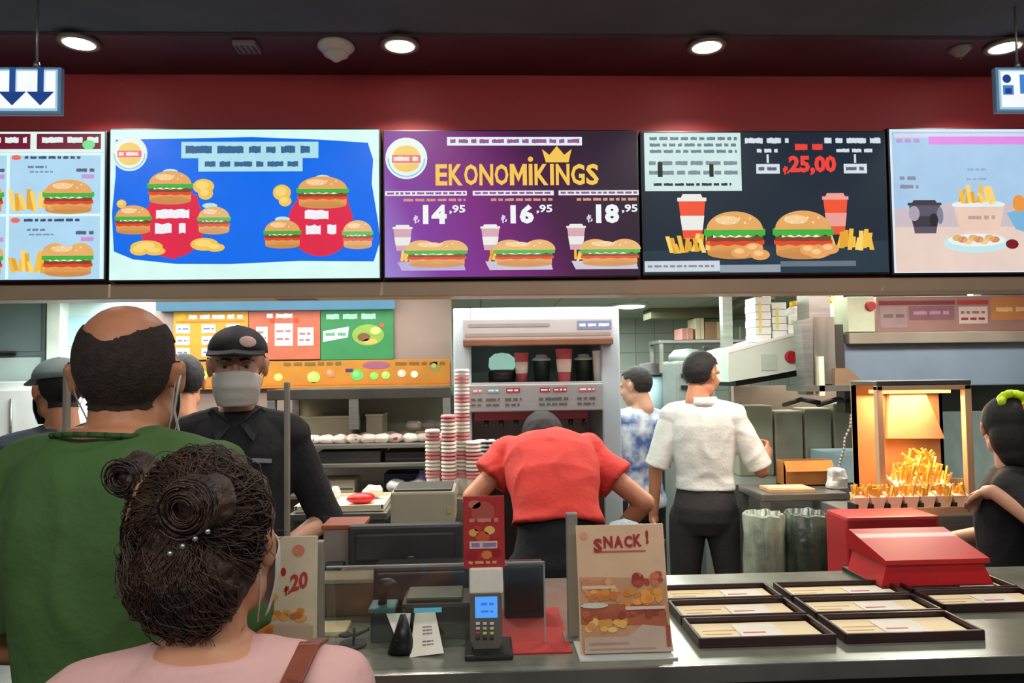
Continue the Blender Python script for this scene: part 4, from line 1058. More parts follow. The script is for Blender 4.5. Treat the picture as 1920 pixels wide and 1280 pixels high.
# white packages piled over the hood
zh = pq(1440, 640, YH + .02).z
for k, (x0, y0, x1, y1, Y, m, lb) in enumerate(((1416, 556, 1446, 634, YH + .05, 'a', 'tall white packaging sleeve stack, left one above the hood'), (1448, 566, 1476, 626, YH + .05, 'a', 'tall white packaging stack with yellow marks, middle one above the hood'), (1478, 590, 1504, 618, YH + .04, 'b', 'low white bag pile at the right end above the hood'))):
    X0, X1, Z0, Z1 = ext(x0, y0, x1, y1, Y)
    tt = thing('packaging_stack', ((X0 + X1) / 2, Y, Z0), lb, 'packaging', 'white packaging above the hood')
    b = MB(); n = max(2, int((Z1 - Z0) / .035)); h = (Z1 - Z0 + .02) / n
    for j in range(n): b.span(X0 + .003 * (j % 2), X1 - .003 * ((j + 1) % 2), Y, Y + .16, Z0 - .02 + j * h, Z0 - .02 + (j + 1) * h - .002, WHITEP, .003)
    b.build('sleeves', tt)
    b = MB(); b.span(X0 + .02, X0 + .035, Y - .002, Y, Z0 + .03, Z1 - .03, pmat((216, 206, 110))); b.build('yellow_mark', tt)
# steel flue of two posts in front of the blue grey panel
YF = 3.75
t = thing('steel_flue', at(1550, 740, YF), 'tall stainless flue and posts standing between hood and blue grey panel', 'flue')
MB().prism([pq(1502, 600, YF), pq(1524, 594, YF), pq(1526, 740, YF), pq(1512, 740, YF)], (0, .1, 0), STEEL).build('post', t)
MB().px(1526, 594, 1566, 720, YF + .03, .2, mat('flue_steel', (150, 148, 138), .35, .6, .2, 3, 0, 40, (8, 1, .5))).build('duct', t)
MB().px(1566, 608, 1582, 694, YF + .05, .2, mat('dark_side', (66, 62, 56), .5, .3)).build('side_plate', t)
MB().px(1536, 668, 1546, 742, YF - .02, .05, mat('cream_enamel', (222, 220, 196), .4)).build('lever', t)
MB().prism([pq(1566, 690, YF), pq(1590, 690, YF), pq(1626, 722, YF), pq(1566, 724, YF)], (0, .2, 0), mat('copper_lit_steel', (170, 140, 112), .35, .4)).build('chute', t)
MB().px(1510, 722, 1640, 733, YF - .02, .24, STEEL).build('crossbar', t)
MB().span(pq(1526, 600, YF).x, pq(1566, 600, YF).x, YF + .05, YF + .2, pq(1540, 600, YF).z, 2.15, STEEL).build('upper_duct', t)
# helper pots standing on top: white bags with yellow caps
for k, (x0, x1, y0, y1, c, lb) in enumerate(((1482, 1510, 564, 590, (236, 176, 30), 'white tub with yellow cap above the hood, left of the two'), (1550, 1592, 556, 596, (226, 150, 30), 'white tub with orange cap above the steel flue'))):
    Y = YF + .30; X0, X1, Z0, Z1 = ext(x0, y0, x1, y1 + 20, Y); cx = (X0 + X1) / 2; r = (X1 - X0) / 2
    tt = thing('capped_tub', (cx, Y + r, Z0), lb, 'tub', 'capped tubs above the hood')
    MB().lathe([(r * .9, 0), (r, .02), (r, (Z1 - Z0) * .7), (r * .6, (Z1 - Z0) * .8)], (cx, Y + r, Z0), WHITEP).build('body', tt)
    MB().lathe([(r * .62, (Z1 - Z0) * .8), (r * .62, (Z1 - Z0)), (.001, (Z1 - Z0) + .004)], (cx, Y + r, Z0), pmat(c)).build('cap', tt)
# high shelf that carries them
# blue grey panel and menu board above the fry station
YP = 3.85
BG = mat('blue_grey_steel', (132, 152, 168), .45, .1, .12, 2)
t = cab('fry_hood', 1584, 640, 2100, 722, YP, .5, BG, 'wide blue grey hood panel above the lit fry station', 'hood', None, False)
X0, X1, Z0, Z1 = ext(1584, 622, 2100, 642, YP)
MB().span(X0, X1, YP - .05, YP + .5, Z0, Z1, mat('olive_grey_ledge', (140, 132, 116), .5), .004).build('ledge', t)
MB().span(X0 + .1, X0 + .15, YP + .3, YP + .35, Z1, 2.15, STEEL).build('hanger', t); MB().span(X1 - .6, X1 - .55, YP + .3, YP + .35, Z1, 2.15, STEEL).build('hanger', t)
MB().px(1584, 722, 2100, 770, YP + .3, .1, STEEL_D).build('rear_lip', t)
b = MB(); b.px(1590, 556, 1640, 622, YP + .05, .2, mat('pale_green_box', (200, 210, 180), .6), .004); p = at(1631, 574, YP + .05)
tt = thing('control_box', at(1615, 622, YP + .05), 'pale green control box with red lamp left of the dim menu board', 'control box'); b.build('body', tt)
MB().cone((p.x, YP + .05, p.z), (p.x, YP + .03, p.z), .028, .024, mat('red_button', (170, 20, 36), .4)).build('red_lamp', tt)
def mb_(A):
    A.rect(1648, 562, 1790, 570, (110, 44, 44), 1); A.rect(1650, 572, 1700, 612, (150, 130, 130), 1); A.rect(1704, 572, 1788, 598, (124, 84, 96), 1); A.glyphs(1712, 1784, 585, 8, (170, 130, 140), 2); A.glyphs(1656, 1696, 590, 8, (110, 90, 100), 2)
    A.rect(1794, 562, 1852, 570, (150, 50, 40), 1); A.rect(1796, 574, 1850, 606, (190, 176, 166), 1); A.glyphs(1800, 1846, 585, 6, (130, 100, 100), 2); A.glyphs(1800, 1846, 597, 6, (140, 40, 40), 2)
    A.rect(1856, 556, 2080, 600, (176, 118, 70), 1); A.glyphs(1866, 2070, 580, 10, (210, 170, 120), 2)
banner('menu_board', 1644, 554, 2095, 620, YP + .06, 'dim brownish menu board above the blue grey hood at the right', 'menu board', mat('dim_board', (146, 112, 104), .5), mb_, None, .04)
# grill / fryer bank, dark stainless
YG = 4.1
zg = at(1500, 905, YG).z
t = thing('fryer_bank', (at(1500, 905, YG).x, YG, 0), 'dark stainless fryer bank under the pale hood', 'fryer')
X0, X1, Z0, Z1 = ext(1378, 905, 1642, 1100, YG)
MB().span(X0, X1, YG, YG + .55, 0, zg, STEEL, .006).build('base', t)
X0b, X1b, Z0b, Z1b = ext(1378, 722, 1648, 905, YG + .5)
MB().span(X0b, X1b, YG + .5, YG + .55, zg, Z1b, mat('brownish_steel', (150, 128, 112), .45, .2, .2, 3)).build('splash_back', t)
for x0, x1, y0 in ((1385, 1450, 760), (1454, 1506, 770), (1510, 1560, 765), (1564, 1640, 755)):
    X0c, X1c, _, Z1c = ext(x0, y0, x1, 880, YG + .3); MB().span(X0c, X1c, YG + .3, YG + .48, zg, Z1c, mat('soft_steel_%d' % x0, (176 - x0 % 7 * 4, 156, 136), .4, .25, .2, 3), .01).build('tank', t)
for x in (1480, 1545):
    p = at(x, 760, YG + .2); MB().tube([(p.x, YG + .28, p.z), (p.x + .03, YG + .1, p.z + .04), (p.x + .10, YG + .02, p.z + .02)], .014, BLACKP).build('basket_handle', t)
MB().px(1564, 850, 1650, 905, YG - .01, .3, PALEB, .006).build('side_cover', t)
# hanging chain
b = MB(); pts = [at(x, y, YF - .03) for x, y in ((1606, 738), (1604, 760), (1596, 780), (1594, 800), (1584, 822), (1582, 842), (1576, 862), (1572, 880))]
for i in range(len(pts) - 1):
    for j in range(3):
        q = pts[i].lerp(pts[i + 1], j / 3); b.ell(q, (.007, .007, .011), mat('pale_chain', (176, 172, 160), .4, .4), None, 8, 6)
one(b, 'pull_cord', 'thin pale beaded cord hanging beside the lit fry station', 'cord')
# prep table with bags: low steel table in front
YT = 3.35
zt2 = at(1500, 925, YT).z
X0, X1, _, _ = ext(1432, 925, 1592, 1100, YT)
t = thing('prep_table', ((X0 + X1) / 2, YT + .2, 0), 'stainless prep table between the white shirted man and the fry station', 'table')
MB().span(X0, X1, YT, YT + .32, zt2 - .035, zt2, STEEL, .005).build('table_top', t)
for x in (X0 + .02, X1 - .02):
    for y in (YT + .02, YT + .30): MB().span(x - .018, x + .018, y - .018, y + .018, 0, zt2 - .035, STEEL).build('leg', t)
MB().span(X0 + .02, X1 - .02, YT + .02, YT + .3, .22, .25, STEEL).build('lower_shelf', t)
p0, p1 = at(1440, 930, YT + .05), at(1524, 930, YT + .05)
b = MB(); b.span(p0.x, p1.x, YT + .02, YT + .16, zt2, zt2 + .018, mat('warm_wood', (206, 168, 126), .6, 0, .12, 8), .004); b.span(p0.x + .01, p1.x - .01, YT + .035, YT + .145, zt2 + .018, zt2 + .02, pmat((220, 186, 150))); one(b, 'wooden_board', 'small pale wooden board on the steel prep table', 'board')
X0, X1, Z0, Z1 = ext(1466, 872, 1556, 918, YT + .24)
t = thing('cardboard_box', ((X0 + X1) / 2, YT + .35, zt2), 'open orange brown cardboard box behind the wooden board', 'box')
CB = mat('orange_cardboard', (178, 116, 56), .75, 0, .12, 6)
b = MB(); y0, y1 = YT + .21, YT + .31; zt3 = zt2 + (Z1 - Z0)
for a in ((X0, X1, y0, y0 + .006), (X0, X1, y1 - .006, y1), (X0, X0 + .006, y0, y1), (X1 - .006, X1, y0, y1)): b.span(*a, zt2, zt3, CB)
b.span(X0, X1, y0, y1, zt2, zt2 + .006, CB); b.build('carton', t)
MB().prism([(X0, y0, zt3), (X1, y0, zt3), (X1 + .0, y0 - .03, zt3 - .045), (X0, y0 - .03, zt3 - .045)], (0, .003, .003), mat('orange_cardboard_flap', (206, 130, 50), .75)).build('flap', t)
p = at(1574, 905, YT + .1)
b = MB(); b.box((0, 0, .045), (.10, .06, .09), WHITEP, None, .015); bmesh.ops.subdivide_edges(b.bm, edges=b.bm.edges[:], cuts=3, use_grid_fill=True)
for v in b.bm.verts: v.co = Vector((v.co.x * (1 - v.co.z * 3), v.co.y, v.co.z)) * (1 + .28 * noise.noise(v.co * 30)) + Vector((p.x, YT + .12, zt2))
one(b, 'paper_bag', 'crumpled white bag standing at the right end of the prep table', 'bag')
# bin bags under the table
GB = mat('glossy_bin_bag', (66, 76, 66), .22, 0, .35, 10, .9, 14); GB2 = mat('pale_bin_bag', (132, 142, 124), .3, 0, .25, 10, .8, 14)
for k, (x0, x1, m, lb) in enumerate(((1400, 1470, GB2, 'pale grey green bin bag in a tall bin under the prep table'), (1478, 1556, GB, 'glossy dark bin bag in a tall bin, right of the pale one'))):
    p0, p1 = at(x0, 1000, YT - .18), at(x1, 1000, YT - .18); r = (p1.x - p0.x) / 2; c = ((p0.x + p1.x) / 2, YT - .16, 0)
    t = thing('waste_bin', c, lb, 'bin', 'lined bins under the prep table')
    zz = zt2 - .06
    MB().lathe([(r * .75, 0), (r * .88, zz * .95), (r * .8, zz * .95)], c, GREYP, 28).build('bin_body', t)
    b = MB(); b.lathe([(r * .86, zz * .15), (r * .95, zz * .4), (r * 1.0, zz * .8), (r * 1.0, zz), (r * .9, zz + .01), (r * .86, zz * .9)], c, m, 48)
    for v in b.bm.verts:
        q = v.co - Vector(c); a = math.atan2(q.y, q.x); v.co += Vector((q.x, q.y, 0)).normalized() * .010 * math.sin(a * 9 + q.z * 12) + Vector((0, 0, .003 * math.sin(a * 7)))
    b.build('liner', t)
    if k: MB().ell((c[0] - .01, c[1] - r * .98, zz * .62), (.03, .015, .02), pmat((30, 120, 80))).build('green_mark', t)

# fry station with heat lamp light
YR = 3.0
X0, X1, Z0, Z1 = ext(1648, 722, 1826, 955, YR)
zf = Z0
t = thing('fry_station', ((X0 + X1) / 2, YR + .25, 0), 'lit fry station, a framed glass front over heaped golden fries', 'fry station')
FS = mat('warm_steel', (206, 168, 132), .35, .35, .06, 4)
b = MB()
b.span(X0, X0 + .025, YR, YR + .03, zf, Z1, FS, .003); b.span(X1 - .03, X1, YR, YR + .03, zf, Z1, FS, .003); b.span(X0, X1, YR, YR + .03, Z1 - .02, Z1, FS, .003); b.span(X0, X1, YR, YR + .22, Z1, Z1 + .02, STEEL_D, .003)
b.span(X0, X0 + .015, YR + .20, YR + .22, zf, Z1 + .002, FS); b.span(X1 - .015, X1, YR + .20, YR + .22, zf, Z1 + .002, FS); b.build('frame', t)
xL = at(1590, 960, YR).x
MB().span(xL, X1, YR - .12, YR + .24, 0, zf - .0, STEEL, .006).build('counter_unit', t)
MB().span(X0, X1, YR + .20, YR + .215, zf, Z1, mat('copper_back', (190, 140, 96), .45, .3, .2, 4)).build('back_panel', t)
# fry chute with scoop shape
p = lambda x, y, Y=YR + .17: at(x, y, Y)
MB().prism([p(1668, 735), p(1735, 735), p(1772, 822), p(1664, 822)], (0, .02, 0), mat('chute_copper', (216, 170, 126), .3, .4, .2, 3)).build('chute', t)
MB().span(X0 + .02, X1 - .02, YR + .03, YR + .035, zf, zf + .12, FS).build('front_plate', t)
lamp = MB(); lamp.span(X0 + .05, X1 - .05, YR + .06, YR + .16, Z1 - .035, Z1 - .02, emat((255, 190, 120), 2.2)); lamp.build('heat_lamp', t)
l = bpy.data.lights.new('heat_lamp_light', 'AREA'); l.shape = 'RECTANGLE'; l.size = X1 - X0 - .1; l.size_y = .08; l.energy = 3.6; l.color = (1, .66, .36)
o = bpy.data.objects.new('heat_lamp_light', l); o.location = ((X0 + X1) / 2, YR + .11, Z1 - .045); COL.objects.link(o)
l = bpy.data.lights.new('heat_lamp_light', 'AREA'); l.size = .25; l.energy = 3.5; l.color = (1, .70, .42)
o = bpy.data.objects.new('heat_lamp_light', l); o.location = ((X0 + X1) / 2 - .05, YR + .03, Z1 - .03); o.rotation_euler = (R(-22), 0, 0); COL.objects.link(o)
# loose fries: nobody could count them
FRY = mat('golden_fries', (240, 182, 70), .55, 0, .2, 30)
b = MB(); rr = random.Random(11)
for i in range(420):
    u = rr.random(); x = X0 + .04 + (X1 - X0 - .08) * u; hgt = .05 + .17 * math.exp(-((u - .62) / .3) ** 2)
    y = YR + .06 + rr.random() * .10; z = zf + rr.random() * hgt
    d = Vector((rr.uniform(-1, 1), rr.uniform(-1, 1), rr.uniform(-.8, 1))).normalized()
    b.box((x, y, z + .01), (.008, .008, .06), FRY, d.to_track_quat('Z', 'Y').to_matrix())
o = b.build('fries'); tag(o, 'heap of loose golden fries inside the lit fry station', 'fries', None, 'stuff')
# cartons of fries in the rack in front
CART = mat('fries_carton', (238, 206, 176), .6)
def carton(x, y, z, label, s=1.0, grp='fries cartons in the rack', seed=0):
    t = thing('fries_carton', (x, y, z), label, 'fries', grp)
    b = MB(); w, d, h = .030 * s, .014 * s, .06 * s
    lo = [(x - w * .6, y - d, z), (x + w * .6, y - d, z), (x + w * .6, y + d, z), (x - w * .6, y + d, z)]
    hi = [(x - w, y - d * 1.3, z + h * .9), (x + w, y - d * 1.3, z + h * .9), (x + w, y + d * 1.3, z + h * 1.15), (x - w, y + d * 1.3, z + h * 1.15)]
    ra = [b.bm.verts.new(p) for p in lo]; rb = [b.bm.verts.new(p) for p in hi]; b._skin([ra, rb], CART, False); b.build('carton', t)
    b = MB(); r2 = random.Random(seed)
    for i in range(14):
        q = Vector((x + r2.uniform(-w, w) * .85, y + r2.uniform(-d, d), z + h * (.95 + r2.random() * .35)))
        dd = Vector((r2.uniform(-.35, .35), r2.uniform(-.3, .3), 1)).normalized(); b.box(q, (.0075, .0075, .05 * s), FRY, dd.to_track_quat('Z', 'Y').to_matrix())
    b.build('fries', t)
rk = thing('carton_rack', (at(1700, 950, YR - .06).x, YR - .06, zf), 'metal rack with black gaps holding the row of fries cartons', 'rack')
xa, xb = at(1600, 950, YR - .08).x, at(1818, 950, YR - .08).x
MB().span(xa, xb, YR - .11, YR - .02, zf, zf + .012, FS, .002).build('rack_base', rk)
MB().span(xa, xb, YR - .112, YR - .108, zf, zf + .03, FS).build('front_lip', rk)
names = ['leftmost', 'second from the left', 'third from the left', 'middle', 'third from the right', 'second from the right', 'rightmost']
for k in range(8):
    xx = xa + (xb - xa) * (k + .0) / 7; xx = min(max(xx, xa + .006), xb - .006)
    MB().span(xx - .006, xx + .006, YR - .10, YR - .03, zf + .012, zf + .045, BLACKP, .002).build('divider', rk)
for k in range(7):
    xx = xa + (xb - xa) * (k + .5) / 7
    carton(xx, YR - .065, zf + .012, 'fries carton in the front rack, ' + names[k], 1.05, 'fries cartons in the rack', k)
for k, x in enumerate((1664, 1690, 1716)):
    q = at(x, 0, YR); carton(q.x, YR - .0, zf, 'tall fries carton standing behind the rack, ' + ('left', 'middle', 'right')[k] + ' of three', 1.9, 'tall fries cartons behind the rack', 20 + k)
q = at(1775, 900, YR + .05)
b = MB(); b.lathe([(.022, 0), (.022, .05), (.016, .06), (.016, .075), (.001, .076)], (q.x, YR + .05, zf), STEEL); b.tube([(q.x, YR + .05, zf + .07), (q.x + .01, YR + .04, zf + .12)], .004, BLACKP); one(b, 'salt_shaker', 'small metal salt shaker behind the right fries cartons', 'shaker')
# red front of the lower cabinet
b = MB(); X0, X1, Z0, Z1 = ext(1580, 962, 1770, 1080, YR - .14)
t = thing('red_bin_holder', ((X0 + X1) / 2, YR - .3, 0), 'dull red plastic holder under the fry station behind the red box', 'holder')
X0, X1, Z0, Z1 = ext(1590, 968, 1764, 1082, YR - .30)
DR = mat('dull_red_plastic', (168, 36, 38), .5, 0, .12, 4)
MB().span(X0, X1, YR - .30, YR - .125, 0, Z1, DR, .012).build('body', t)
MB().px(1634, 1012, 1650, 1045, YR - .305, .02, BLACKP, .004).build('slot', t)
# ------------------------------------------------------------------ service counter and what stands on it
CT = 1.01
t = thing('service_counter', (0, 1.5, 0), 'long service counter with black front and grey steel top edge', 'counter')
TOPM = mat('counter_top_stone', (140, 142, 128), .22, .35, .2, 6)
MB().span(-2.6, 3.2, 1.497, 2.16, CT - .03, CT, TOPM, .006).build('counter_top', t)
MB().span(-2.6, 3.2, 1.490, 1.498, CT - .034, CT + .002, mat('bright_steel_edge', (150, 150, 144), .25, .8, .2, 5), .002).build('edge_trim', t)
MB().span(-2.6, 3.2, 1.52, 2.10, 0, CT - .03, mat('black_laminate', (16, 16, 18), .35, 0, .2, 4)).build('front_panel', t)
# red mat between the card reader and the snack sign
def ground_quad(pts, z):
    return [onz(x, y, z) for x, y in pts]
q0, q1 = onz(952, 1228, CT), onz(1082, 1140, CT)
b = MB(); b.span(q0.x - .02, onz(1075, 1228, CT).x, q0.y, q1.y, CT, CT + .004, mat('red_mat', (176, 42, 36), .6, 0, .1, 5), .001); one(b, 'red_counter_mat', 'flat red mat on the counter between card reader and snack sign', 'mat')
# trays
TRM = mat('dark_brown_tray', (48, 26, 26), .35, 0, .2, 6); LIN = mat('tray_liner_paper', (236, 218, 176), .7, 0, .06, 5)
cols = []
gap = [onz(1268, 1150, CT), onz(1560, 1196, CT)]
xs0 = onz(1290, 1196, CT).x; xs1 = onz(1562, 1196, CT).x; xs2 = onz(1838, 1190, CT).x
yrow = [onz(1425, 1214, CT).y, onz(1400, 1170, CT).y, onz(1380, 1136, CT).y, onz(1380, 1107, CT).y]
colx = [(xs0, xs1 - .004), (xs1 + .004, xs2 - .004), (xs2 + .004, xs2 + .30)]
ROW = ('front', 'middle', 'rear'); COLN = ('left', 'middle', 'right')
for c in range(3):
    for r in range(3):
        if c == 2 and r == 0: continue
        x0, x1 = colx[c]; y0 = yrow[r] + .004 + (.03 if c == 2 else 0); y1 = yrow[r + 1] - .004 + (.03 if c == 2 else 0)
        sk = (.0, -.012, -.02)[r] * (c == 0) + random.uniform(-.004, .004)
        x0 += .006 + max(0, sk); x1 -= .006; x0 += sk * 0
        t = thing('serving_tray', ((x0 + x1) / 2, (y0 + y1) / 2, CT), 'dark brown serving tray in the %s row, %s column' % (ROW[r], COLN[c]), 'tray', 'serving trays laid out on the counter')
        b = MB(); b.span(x0, x1, y0, y1, CT, CT + .006, TRM, .002)
        lo = [(x0 + .004, y0 + .004), (x1 - .004, y0 + .004), (x1 - .004, y1 - .004), (x0 + .004, y1 - .004)]
        b.build('tray_base', t)
        b = MB(); h = CT + .022
        for (ax0, ax1, ay0, ay1) in ((x0, x1, y0, y0 + .008), (x0, x1, y1 - .008, y1), (x0, x0 + .008, y0, y1), (x1 - .008, x1, y0, y1)): b.span(ax0, ax1, ay0, ay1, CT + .004, h, TRM, .003)
        b.build('rim', t)
        b = MB(); b.span(x0 + .014, x1 - .014, y0 + .014, y1 - .014, CT + .007, CT + .010, LIN)
        for k in range(3): b.span(x0 + .03, x0 + .03 + .05 * (k + 1) * .6, y0 + .03 + k * .022, y0 + .034 + k * .022, CT + .010, CT + .0104, pmat((196, 140, 80)))
        one(b, 'tray_liner', 'cream paper liner on the tray of the %s row, %s column' % (ROW[r], COLN[c]), 'tray liner', 'paper liners on the serving trays')
        xa = x0 + (x1 - x0) * (.35 + .1 * r)
        b = MB(); b.span(xa, xa + (x1 - x0) * .32, y0 + .03, y1 - .03, CT + .0105, CT + .0125, PAPER)
        b.span(xa + .01, xa + .06, y0 + .05, y0 + .056, CT + .0125, CT + .0128, pmat((190, 60, 50)))
        one(b, 'leaflet', 'white folded leaflet on the tray of the %s row, %s column' % (ROW[r], COLN[c]), 'leaflet', 'leaflets on the serving trays')
b = MB(); p = onz(1475, 1134, CT); b.lathe([(.016, 0), (.018, .012), (.010, .018), (.001, .019)], (p.x, yrow[2] + .0, CT + .0225), STEEL)
# red lidded box at the back of the counter
p0, p1 = onz(1648, 1076, CT), onz(1862, 1078, CT)
yb = 2.155
x0, x1 = at(1656, 1078, yb - .20).x, at(1850, 1078, yb - .20).x
zt = CT + .105
t = thing('red_box', ((x0 + x1) / 2, yb - .1, CT), 'bright red plastic box with sloping lid on the rear right of the counter', 'box')
b = MB(); b.prism([(x0 - .012, yb - .21, CT + .012), (x1 + .012, yb - .21, CT + .012), (x1 - .012, yb - .2, CT + .072), (x0 + .012, yb - .2, CT + .072)], (0, .18, 0), REDP); b.build('box_body', t)
b = MB(); b.prism([(x0, yb - .215, CT + .07), (x0, yb - .215, CT + .082), (x0, yb - .02, CT + .125), (x0, yb + .0, CT + .115), (x0, yb + .0, CT + .07)], (x1 - x0, 0, 0), REDP)
b.build('lid', t)
MB().span(x0 - .015, x1 + .015, yb - .22, yb, CT, CT + .013, BLACKP, .004).build('base_tray', t)
# snack sign in an acrylic stand, leaning back a little
def sign_stand(x0, y0, x1, y1, Yb, lean, label, base, draw, nm='counter_sign', post=None):
    a, c = at(x0, y1, Yb), at(x1, y1, Yb); top = at((x0 + x1) / 2, y0, Yb + lean)
    h = top.z - CT
    X0, X1 = a.x, c.x
    t = thing(nm, ((X0 + X1) / 2, Yb, CT), label, 'sign')
    n = Vector((0, -h, lean)).normalized()
    def f(px, py, l=0):
        u = (px - x0) / (x1 - x0); v = (y1 - py) / (y1 - y0)
        return Vector((X0 + u * (X1 - X0), Yb + lean * v, CT + .004 + h * v)) + n * (l * .0004 + .0005)
    b = MB(); b.prism([(X0, Yb, CT + .004), (X1, Yb, CT + .004), (X1, Yb + lean, CT + .004 + h), (X0, Yb + lean, CT + .004 + h)], (0, .004, 0), base); b.build('poster', t)
    A = Art(f, False); A.rnd.seed(int(x0)); draw(A); A.mb.build('print', t)
    MB().span(X0 - .006, X1 + .006, Yb - .03, Yb + .08, CT, CT + .004, mat('acrylic_foot', (196, 206, 196), .2, 0, .05), .001).build('stand_foot', t)
    b = MB(); b.prism([(X0, Yb + .007, CT + .004), (X1, Yb + .007, CT + .004), (X1, Yb + .007 + lean, CT + .004 + h), (X0, Yb + .007 + lean, CT + .004 + h)], (0, .003, 0), clear()); b.build('back_sheet', t)
    return t
def snack(A):
    A.oval(1104, 1006, 8, 7, (226, 150, 130), 1)
    for ch, x, yy, w, h in (('S', 1130, 1024, 17, 26), ('N', 1150, 1018, 18, 22), ('A', 1170, 1018, 18, 22), ('C', 1189, 1018, 16, 22), ('K', 1207, 1016, 17, 23), ('!', 1226, 1010, 6, 26)): A.text(ch, x, yy, w, h, (168, 36, 30), 3, .05)
    A.rect(1122, 1034, 1222, 1037, (200, 90, 70), 2)
    A.poly([(1092, 1080), (1256, 1086), (1262, 1214), (1092, 1214)], (200, 150, 110), 1)
    A.poly([(1092, 1128), (1250, 1132), (1256, 1170), (1092, 1164)], (176, 96, 60), 2)
    rn = random.Random(5)
    def pile(cx, cy, w, h, cs, n=16, r=9):
        for k in range(n): A.oval(min(1246, max(1102, cx + rn.uniform(-w, w))), cy + rn.uniform(-h, h), rn.uniform(.6, 1.1) * r, rn.uniform(.5, .9) * r, rn.choice(cs), 3 + k * .3, n=12)
    pile(1120, 1092, 30, 8, ((206, 130, 90), (226, 160, 116)), 14); pile(1212, 1086, 34, 8, ((150, 50, 36), (176, 70, 50), (206, 120, 80)), 16)
    A.rect(1096, 1096, 1160, 1102, (222, 196, 170), 8.4)
    pile(1130, 1112, 34, 7, ((226, 140, 60), (240, 170, 90), (206, 120, 60)), 18); pile(1216, 1118, 36, 10, ((226, 140, 50), (236, 160, 70), (214, 130, 50)), 22)
    A.oval(1118, 1131, 26, 5, (212, 206, 186), 10); A.rect(1176, 1134, 1252, 1140, (224, 200, 184), 10)
    pile(1122, 1150, 30, 8, ((166, 80, 50), (190, 100, 60)), 14); pile(1204, 1146, 44, 5, ((150, 64, 44), (176, 84, 56)), 16)
    pile(1140, 1168, 36, 8, ((236, 180, 90), (220, 150, 70), (240, 196, 120)), 18)
    A.poly([(1096, 1186), (1180, 1186), (1206, 1166), (1258, 1172), (1262, 1214), (1096, 1214)], (196, 168, 150), 12); A.rect(1104, 1196, 1180, 1200, (170, 140, 126), 13); A.rect(1104, 1206, 1230, 1209, (170, 140, 126), 13)
    A.rect(1250, 1168, 1258, 1206, (160, 80, 60), 14)
sign_stand(1089, 987, 1259, 1216, 1.56, .05, 'beige snack sign with red lettering and food pictures on the counter', pmat((222, 184, 148)), snack)
def left_(A):
    A.oval(556, 1036, 12, 11, (230, 140, 110), 1); A.oval(528, 1074, 5, 8, (190, 40, 34), 1)
    A.text('20', 558, 1092, 34, 32, (196, 64, 52), 2, .04, .25); A.text('₺', 536, 1108, 12, 18, (196, 50, 44), 2, .03)
    rn = random.Random(3)
    for cx, cy, w, h in ((498, 1120, 16, 10), (536, 1152, 34, 8), (490, 1184, 14, 12)):
        for k in range(12): A.oval(cx + rn.uniform(-w, w), cy + rn.uniform(-h, h), 8, 6, rn.choice(((226, 150, 60), (206, 120, 60), (236, 176, 90))), 2 + k * .3, n=12)
    A.rect(500, 1168, 580, 1172, (214, 190, 160), 1); A.rect(470, 1172, 586, 1240, (204, 178, 152), 1)
sign_stand(462, 1010, 592, 1246, 1.54, .02, 'cream counter sign with red price and orange snacks, partly behind the woman', pmat((226, 212, 184)), left_)
# acrylic screen side posts and the low clear panel
def post(x0, x1, y0, y1, Y, label):
    X0, X1, Z0, Z1 = ext(x0, y0, x1, y1, Y)
    t = thing('acrylic_post', ((X0 + X1) / 2, Y, CT), label, 'post', 'upright edges of the counter screen')
    MB().span(X0, X1, Y, Y + .02, CT + .004, Z1, mat('frosted_edge', (150, 146, 134), .4, .2, .12, 5), .003).build('upright', t)
    MB().span(X0 - .01, X1 + .01, Y - .02, Y + .04, CT, CT + .006, STEEL, .002).build('foot_plate', t)
post(1064, 1085, 962, 1228, 1.66, 'tall grey acrylic post at the left edge of the snack sign')
post(585, 606, 1015, 1250, 1.62, 'grey acrylic post at the right edge of the cream counter sign')
post(532, 541, 716, 1200, 1.90, 'thin tall grey rod in front of the capped employee')
post(114, 123, 690, 1200, 1.90, 'thin tall grey rod at far left beside the grey capped person')
X0, X1, Z0, Z1 = ext(612, 1058, 1022, 1240, 1.64)
t = thing('counter_screen', ((X0 + X1) / 2, 1.64, CT), 'low clear acrylic panel standing along the counter in front of the register', 'acrylic panel')
MB().span(X0, X1, 1.64, 1.644, CT, Z1, clear()).build('sheet', t)
ED = mat('acrylic_edge', (150, 156, 150), .3, 0, .1)
b = MB(); b.span(X0, X1, 1.639, 1.645, Z1 - .002, Z1 + .001, ED); b.span(X1 - .002, X1 + .001, 1.639, 1.645, CT, Z1, ED); b.build('edge', t)
# card reader on its stand with the red advert card
Yc = 1.60
x = at(912, 1200, Yc).x
t = thing('card_reader', (x, Yc, CT), 'grey card reader with lit blue display on a black stand', 'card reader')
MB().span(x - .045, x + .055, Yc - .05, Yc + .06, CT, CT + .012, BLACKP, .005).build('stand_foot', t)
MB().cone((x, Yc + .01, CT + .01), (x, Yc + .015, CT + .06), .022, .016, BLACKP).build('stand_neck', t)
Z0, Z1 = at(912, 1212, Yc).z, at(912, 1110, Yc).z
w = .034
b = MB(); b.prism([(x - w * .8, Yc - .012, Z0), (x + w * .8, Yc - .012, Z0), (x + w, Yc - .012, Z0 + .02), (x + w, Yc - .012, Z1 - .006), (x + w * .85, Yc - .012, Z1), (x - w * .85, Yc - .012, Z1), (x - w, Yc - .012, Z1 - .006), (x - w, Yc - .012, Z0 + .02)], (0, .034, 0), mat('reader_shell', (104, 98, 90), .4, 0, .1, 8)); b.build('reader_body', t)
A = Art(plane_f(878, 1110, 946, 1212, Yc - .0125), True)
